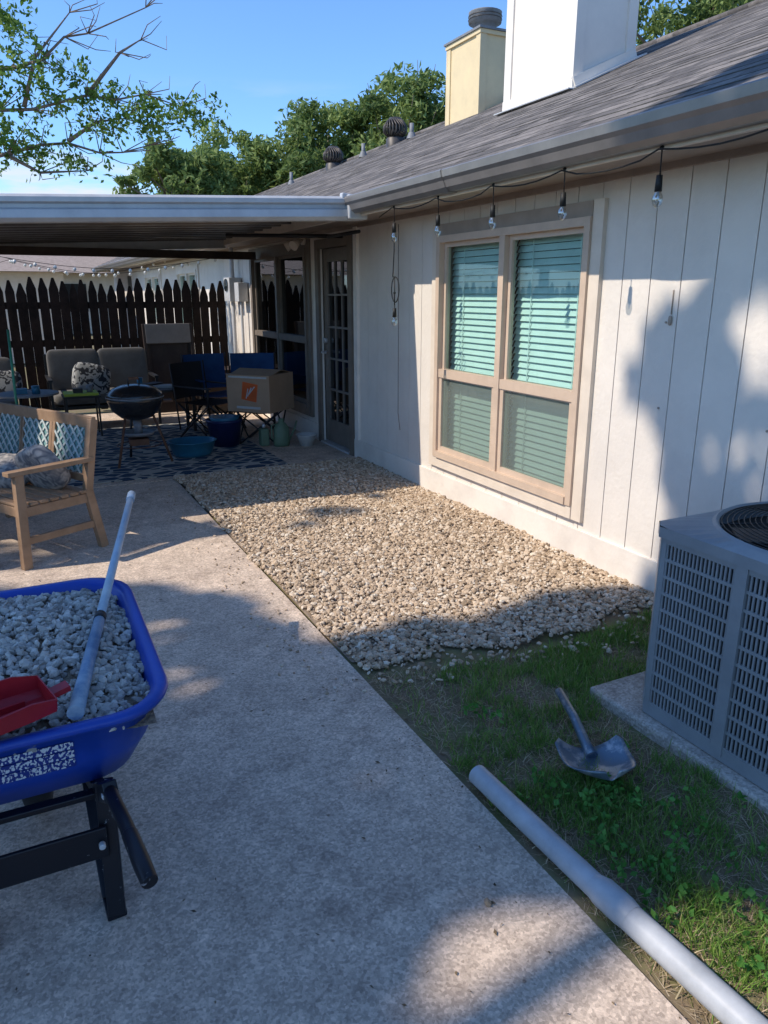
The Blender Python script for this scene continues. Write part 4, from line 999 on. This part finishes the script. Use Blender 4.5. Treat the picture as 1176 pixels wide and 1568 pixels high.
def camp(name,c,rot,fab,s=1.0,back=True):
    m=MB(); R=Euler((0,0,rot)).to_matrix(); P_=lambda x_,y_,z_:Vector(c)+R@Vector((x_*s,y_*s,z_*s))
    for (a,b) in (((-.26,-.24,0),(.26,-.24,.42)),((.26,-.24,0),(-.26,-.24,.42)),((-.26,.24,0),(.26,.24,.42)),((.26,.24,0),(-.26,.24,.42)),((-.26,-.24,0),(-.26,.24,.42)),((-.26,.24,0),(-.26,-.24,.42)),((.26,-.24,0),(.26,.24,.42)),((.26,.24,0),(.26,-.24,.42))):
        m.tube([P_(*a),P_(*b)],.009,M_black,6)
    if back:
        for sx_ in (-.27,.27):
            m.tube([P_(sx_,.22,.1),P_(sx_*1.05,.30,.88)],.009,M_black,6); m.tube([P_(sx_,-.24,.4),P_(sx_,-.25,.6)],.009,M_black,6); m.beam(P_(sx_,-.27,.605),P_(sx_,.27,.62),.05,.012,fab)
        vs=[P_(-.27+.54*i/6,.29+.05*math.sin(math.pi*i/6)+.03*j/3,.45+.42*j/3) for j in range(4) for i in range(7)]
        m.add(vs,[(j*7+i,j*7+i+1,j*7+i+8,j*7+i+7) for j in range(3) for i in range(6)],fab,True)
    vs=[P_(-.26+.52*i/6,-.24+.5*j/4,.42-.05*math.sin(math.pi*i/6)*math.sin(math.pi*(j+.5)/5)) for j in range(5) for i in range(7)]
    m.add(vs,[(j*7+i,j*7+i+1,j*7+i+8,j*7+i+7) for j in range(4) for i in range(6)],fab,True)
    return m.build(name)
M_fblue=pmat('blue_canvas',(.02,.08,.22),(.015,.055,.17),rough=.8); M_fblk=pmat('black_canvas',(.02,.02,.025),rough=.8)
camp('folding_stool',(2.44,7.93,.006),math.radians(-32),M_fblk,.86,False)
camp('camping_chair',(2.62,8.9,.018),math.radians(-20),M_fblue); camp('camping_chair',(2.2,9.0,.018),math.radians(10),M_fblue,1.0); camp('camping_chair',(1.98,8.5,.018),math.radians(35),M_fblk,.95)
ls=empty('outdoor_loveseat'); M_cush=pmat('grey_cushion',(.14,.135,.13),(.11,.105,.10),rough=.9)
m=MB(); cx_=1.0; y_=9.95
for xx in (cx_-.62,cx_+.60): 
    m.box(xx,xx+.03,y_-.35,y_-.32,.02,.6,M_black); m.box(xx,xx+.03,y_+.32,y_+.35,.02,.88,M_black); m.box(xx-.01,xx+.04,y_-.36,y_+.36,.6,.625,M_black)
m.box(cx_-.6,cx_+.6,y_-.34,y_+.3,.26,.30,M_black); m.box(cx_-.6,cx_+.6,y_+.30,y_+.33,.84,.87,M_black); m.build('frame',ls)
m=MB()
m.blob((cx_,y_-.03,.38),(1.18,.62,.15),M_cush,e=.22,n=28); 
for s_ in (-.295,.295): m.blob((cx_+s_,y_+.2,.69),(.60,.15,.50),M_cush,Euler((-.15,0,0)).to_matrix(),e=.18,n=28)
m.build('cushions',ls)
mp2=patmat('black_white_print',(.02,.022,.03),(.33,.33,.32),16,.5)
m=MB(); m.blob((.86,9.72,.60),(.44,.16,.38),mp2,Euler((-.35,.25,.1)).to_matrix(),e=.4,n=20); m.build('throw_pillow')
m=MB()
M_lime=pmat('lime_plastic',(.40,.50,.05),rough=.5)
m.box(.48,.88,9.0,9.35,.47,.49,M_black)
for a in (.5,.84):
    for b in (9.02,9.31): m.box(a,a+.02,b,b+.02,.02,.47,M_black)
m.box(.5,.86,9.02,9.33,.492,.52,M_lime); m.cyl((.78,9.15,.52),(.78,9.15,.6),.035,M_pipe,12); m.box(.6,.7,9.1,9.2,.52,.57,M_black); m.build('side_table')
m=MB()
m.cyl((.12,8.5,.60),(.12,8.5,.62),.30,M_pipe,30); 
for k in range(4):
    a=math.pi/4+k*math.pi/2; m.tube([(.12+.08*math.cos(a),8.5+.08*math.sin(a),.6),(.12+.25*math.cos(a),8.5+.25*math.sin(a),.02)],.012,M_black,8)
m.cyl((.2,8.4,.62),(.2,8.4,.70),.04,M_tub,14); m.box(0,.12,8.42,8.52,.62,.67,M_tub); m.build('round_table')
m=MB(); m.cyl((.0,7.8,.4),(.02,7.95,1.28),.012,pmat('green_pole',(.05,.3,.2),rough=.5),8); m.box(-.12,.1,7.68,7.84,.30,.42,M_black); m.build('broom')
m=MB()
for sx_ in (-.3,.3):
    m.tube([(-.25+sx_,9.3,.02),(-.25+sx_,9.3,.6),(-.25+sx_,9.9,.62),(-.25+sx_,9.95,.02)],.014,M_black,8)
m.blob((-.25,9.6,.38),(.56,.56,.14),M_cush,e=.25,n=24); m.blob((-.25,9.88,.66),(.56,.14,.46),M_cush,Euler((-.15,0,0)).to_matrix(),e=.25,n=24); m.blob((-.1,9.7,.58),(.4,.14,.34),mp2,Euler((-.3,0,0)).to_matrix(),e=.4,n=20)
m.build('patio_chair')
m=MB(); M_db=pmat('dark_brown_panel',(.045,.03,.024),(.03,.02,.017),rough=.5)
m.box(1.22,1.95,8.85,9.35,.50,.53,M_db)
for a in (1.25,1.88):
    for b in (8.88,9.28): m.box(a,a+.035,b,b+.035,.02,.5,M_db)
m.build('patio_table')
m=MB(); M_pap=pmat('paper',(.4,.4,.4),rough=.8)
for (a,b,rot,s1,s2,h) in ((1.4,9.05,.3,.22,.16,.012),(1.62,9.1,-.4,.26,.18,.03),(1.8,9.0,.1,.18,.12,.02),(1.5,9.2,.7,.2,.14,.05)):
    m.obox((a,b,.532+h/2),(s1,s2,h),Euler((0,0,rot)).to_matrix(),M_pap if h<.04 else M_black)
m.cyl((1.35,9.2,.532),(1.35,9.2,.65),.035,M_tub,12); m.build('magazine_stack')
m=MB(); Rl=Euler((math.radians(-10),0,0)).to_matrix()
m.obox((1.98,10.55,.62),(.66,.035,1.2),Rl,M_db); m.obox((1.98,10.60,1.08),(.60,.05,.26),Rl,pmat('taupe_panel',(.2,.185,.17),rough=.7)); m.obox((1.98,10.52,.62),(.5,.01,.9),Rl,M_brown)
for a in (-.31,.31): m.obox((1.98+a,10.51,.62),(.045,.03,1.2),Rl,M_db)
m.build('leaning_tabletop',bevel=.006)
m=MB(); m.box(2.35,2.85,10.2,10.7,.006,.55,M_black); m.box(2.32,2.88,10.17,10.73,.552,.60,M_db); m.box(2.4,2.8,10.19,10.2,.1,.45,M_db); m.build('storage_box',bevel=.01)
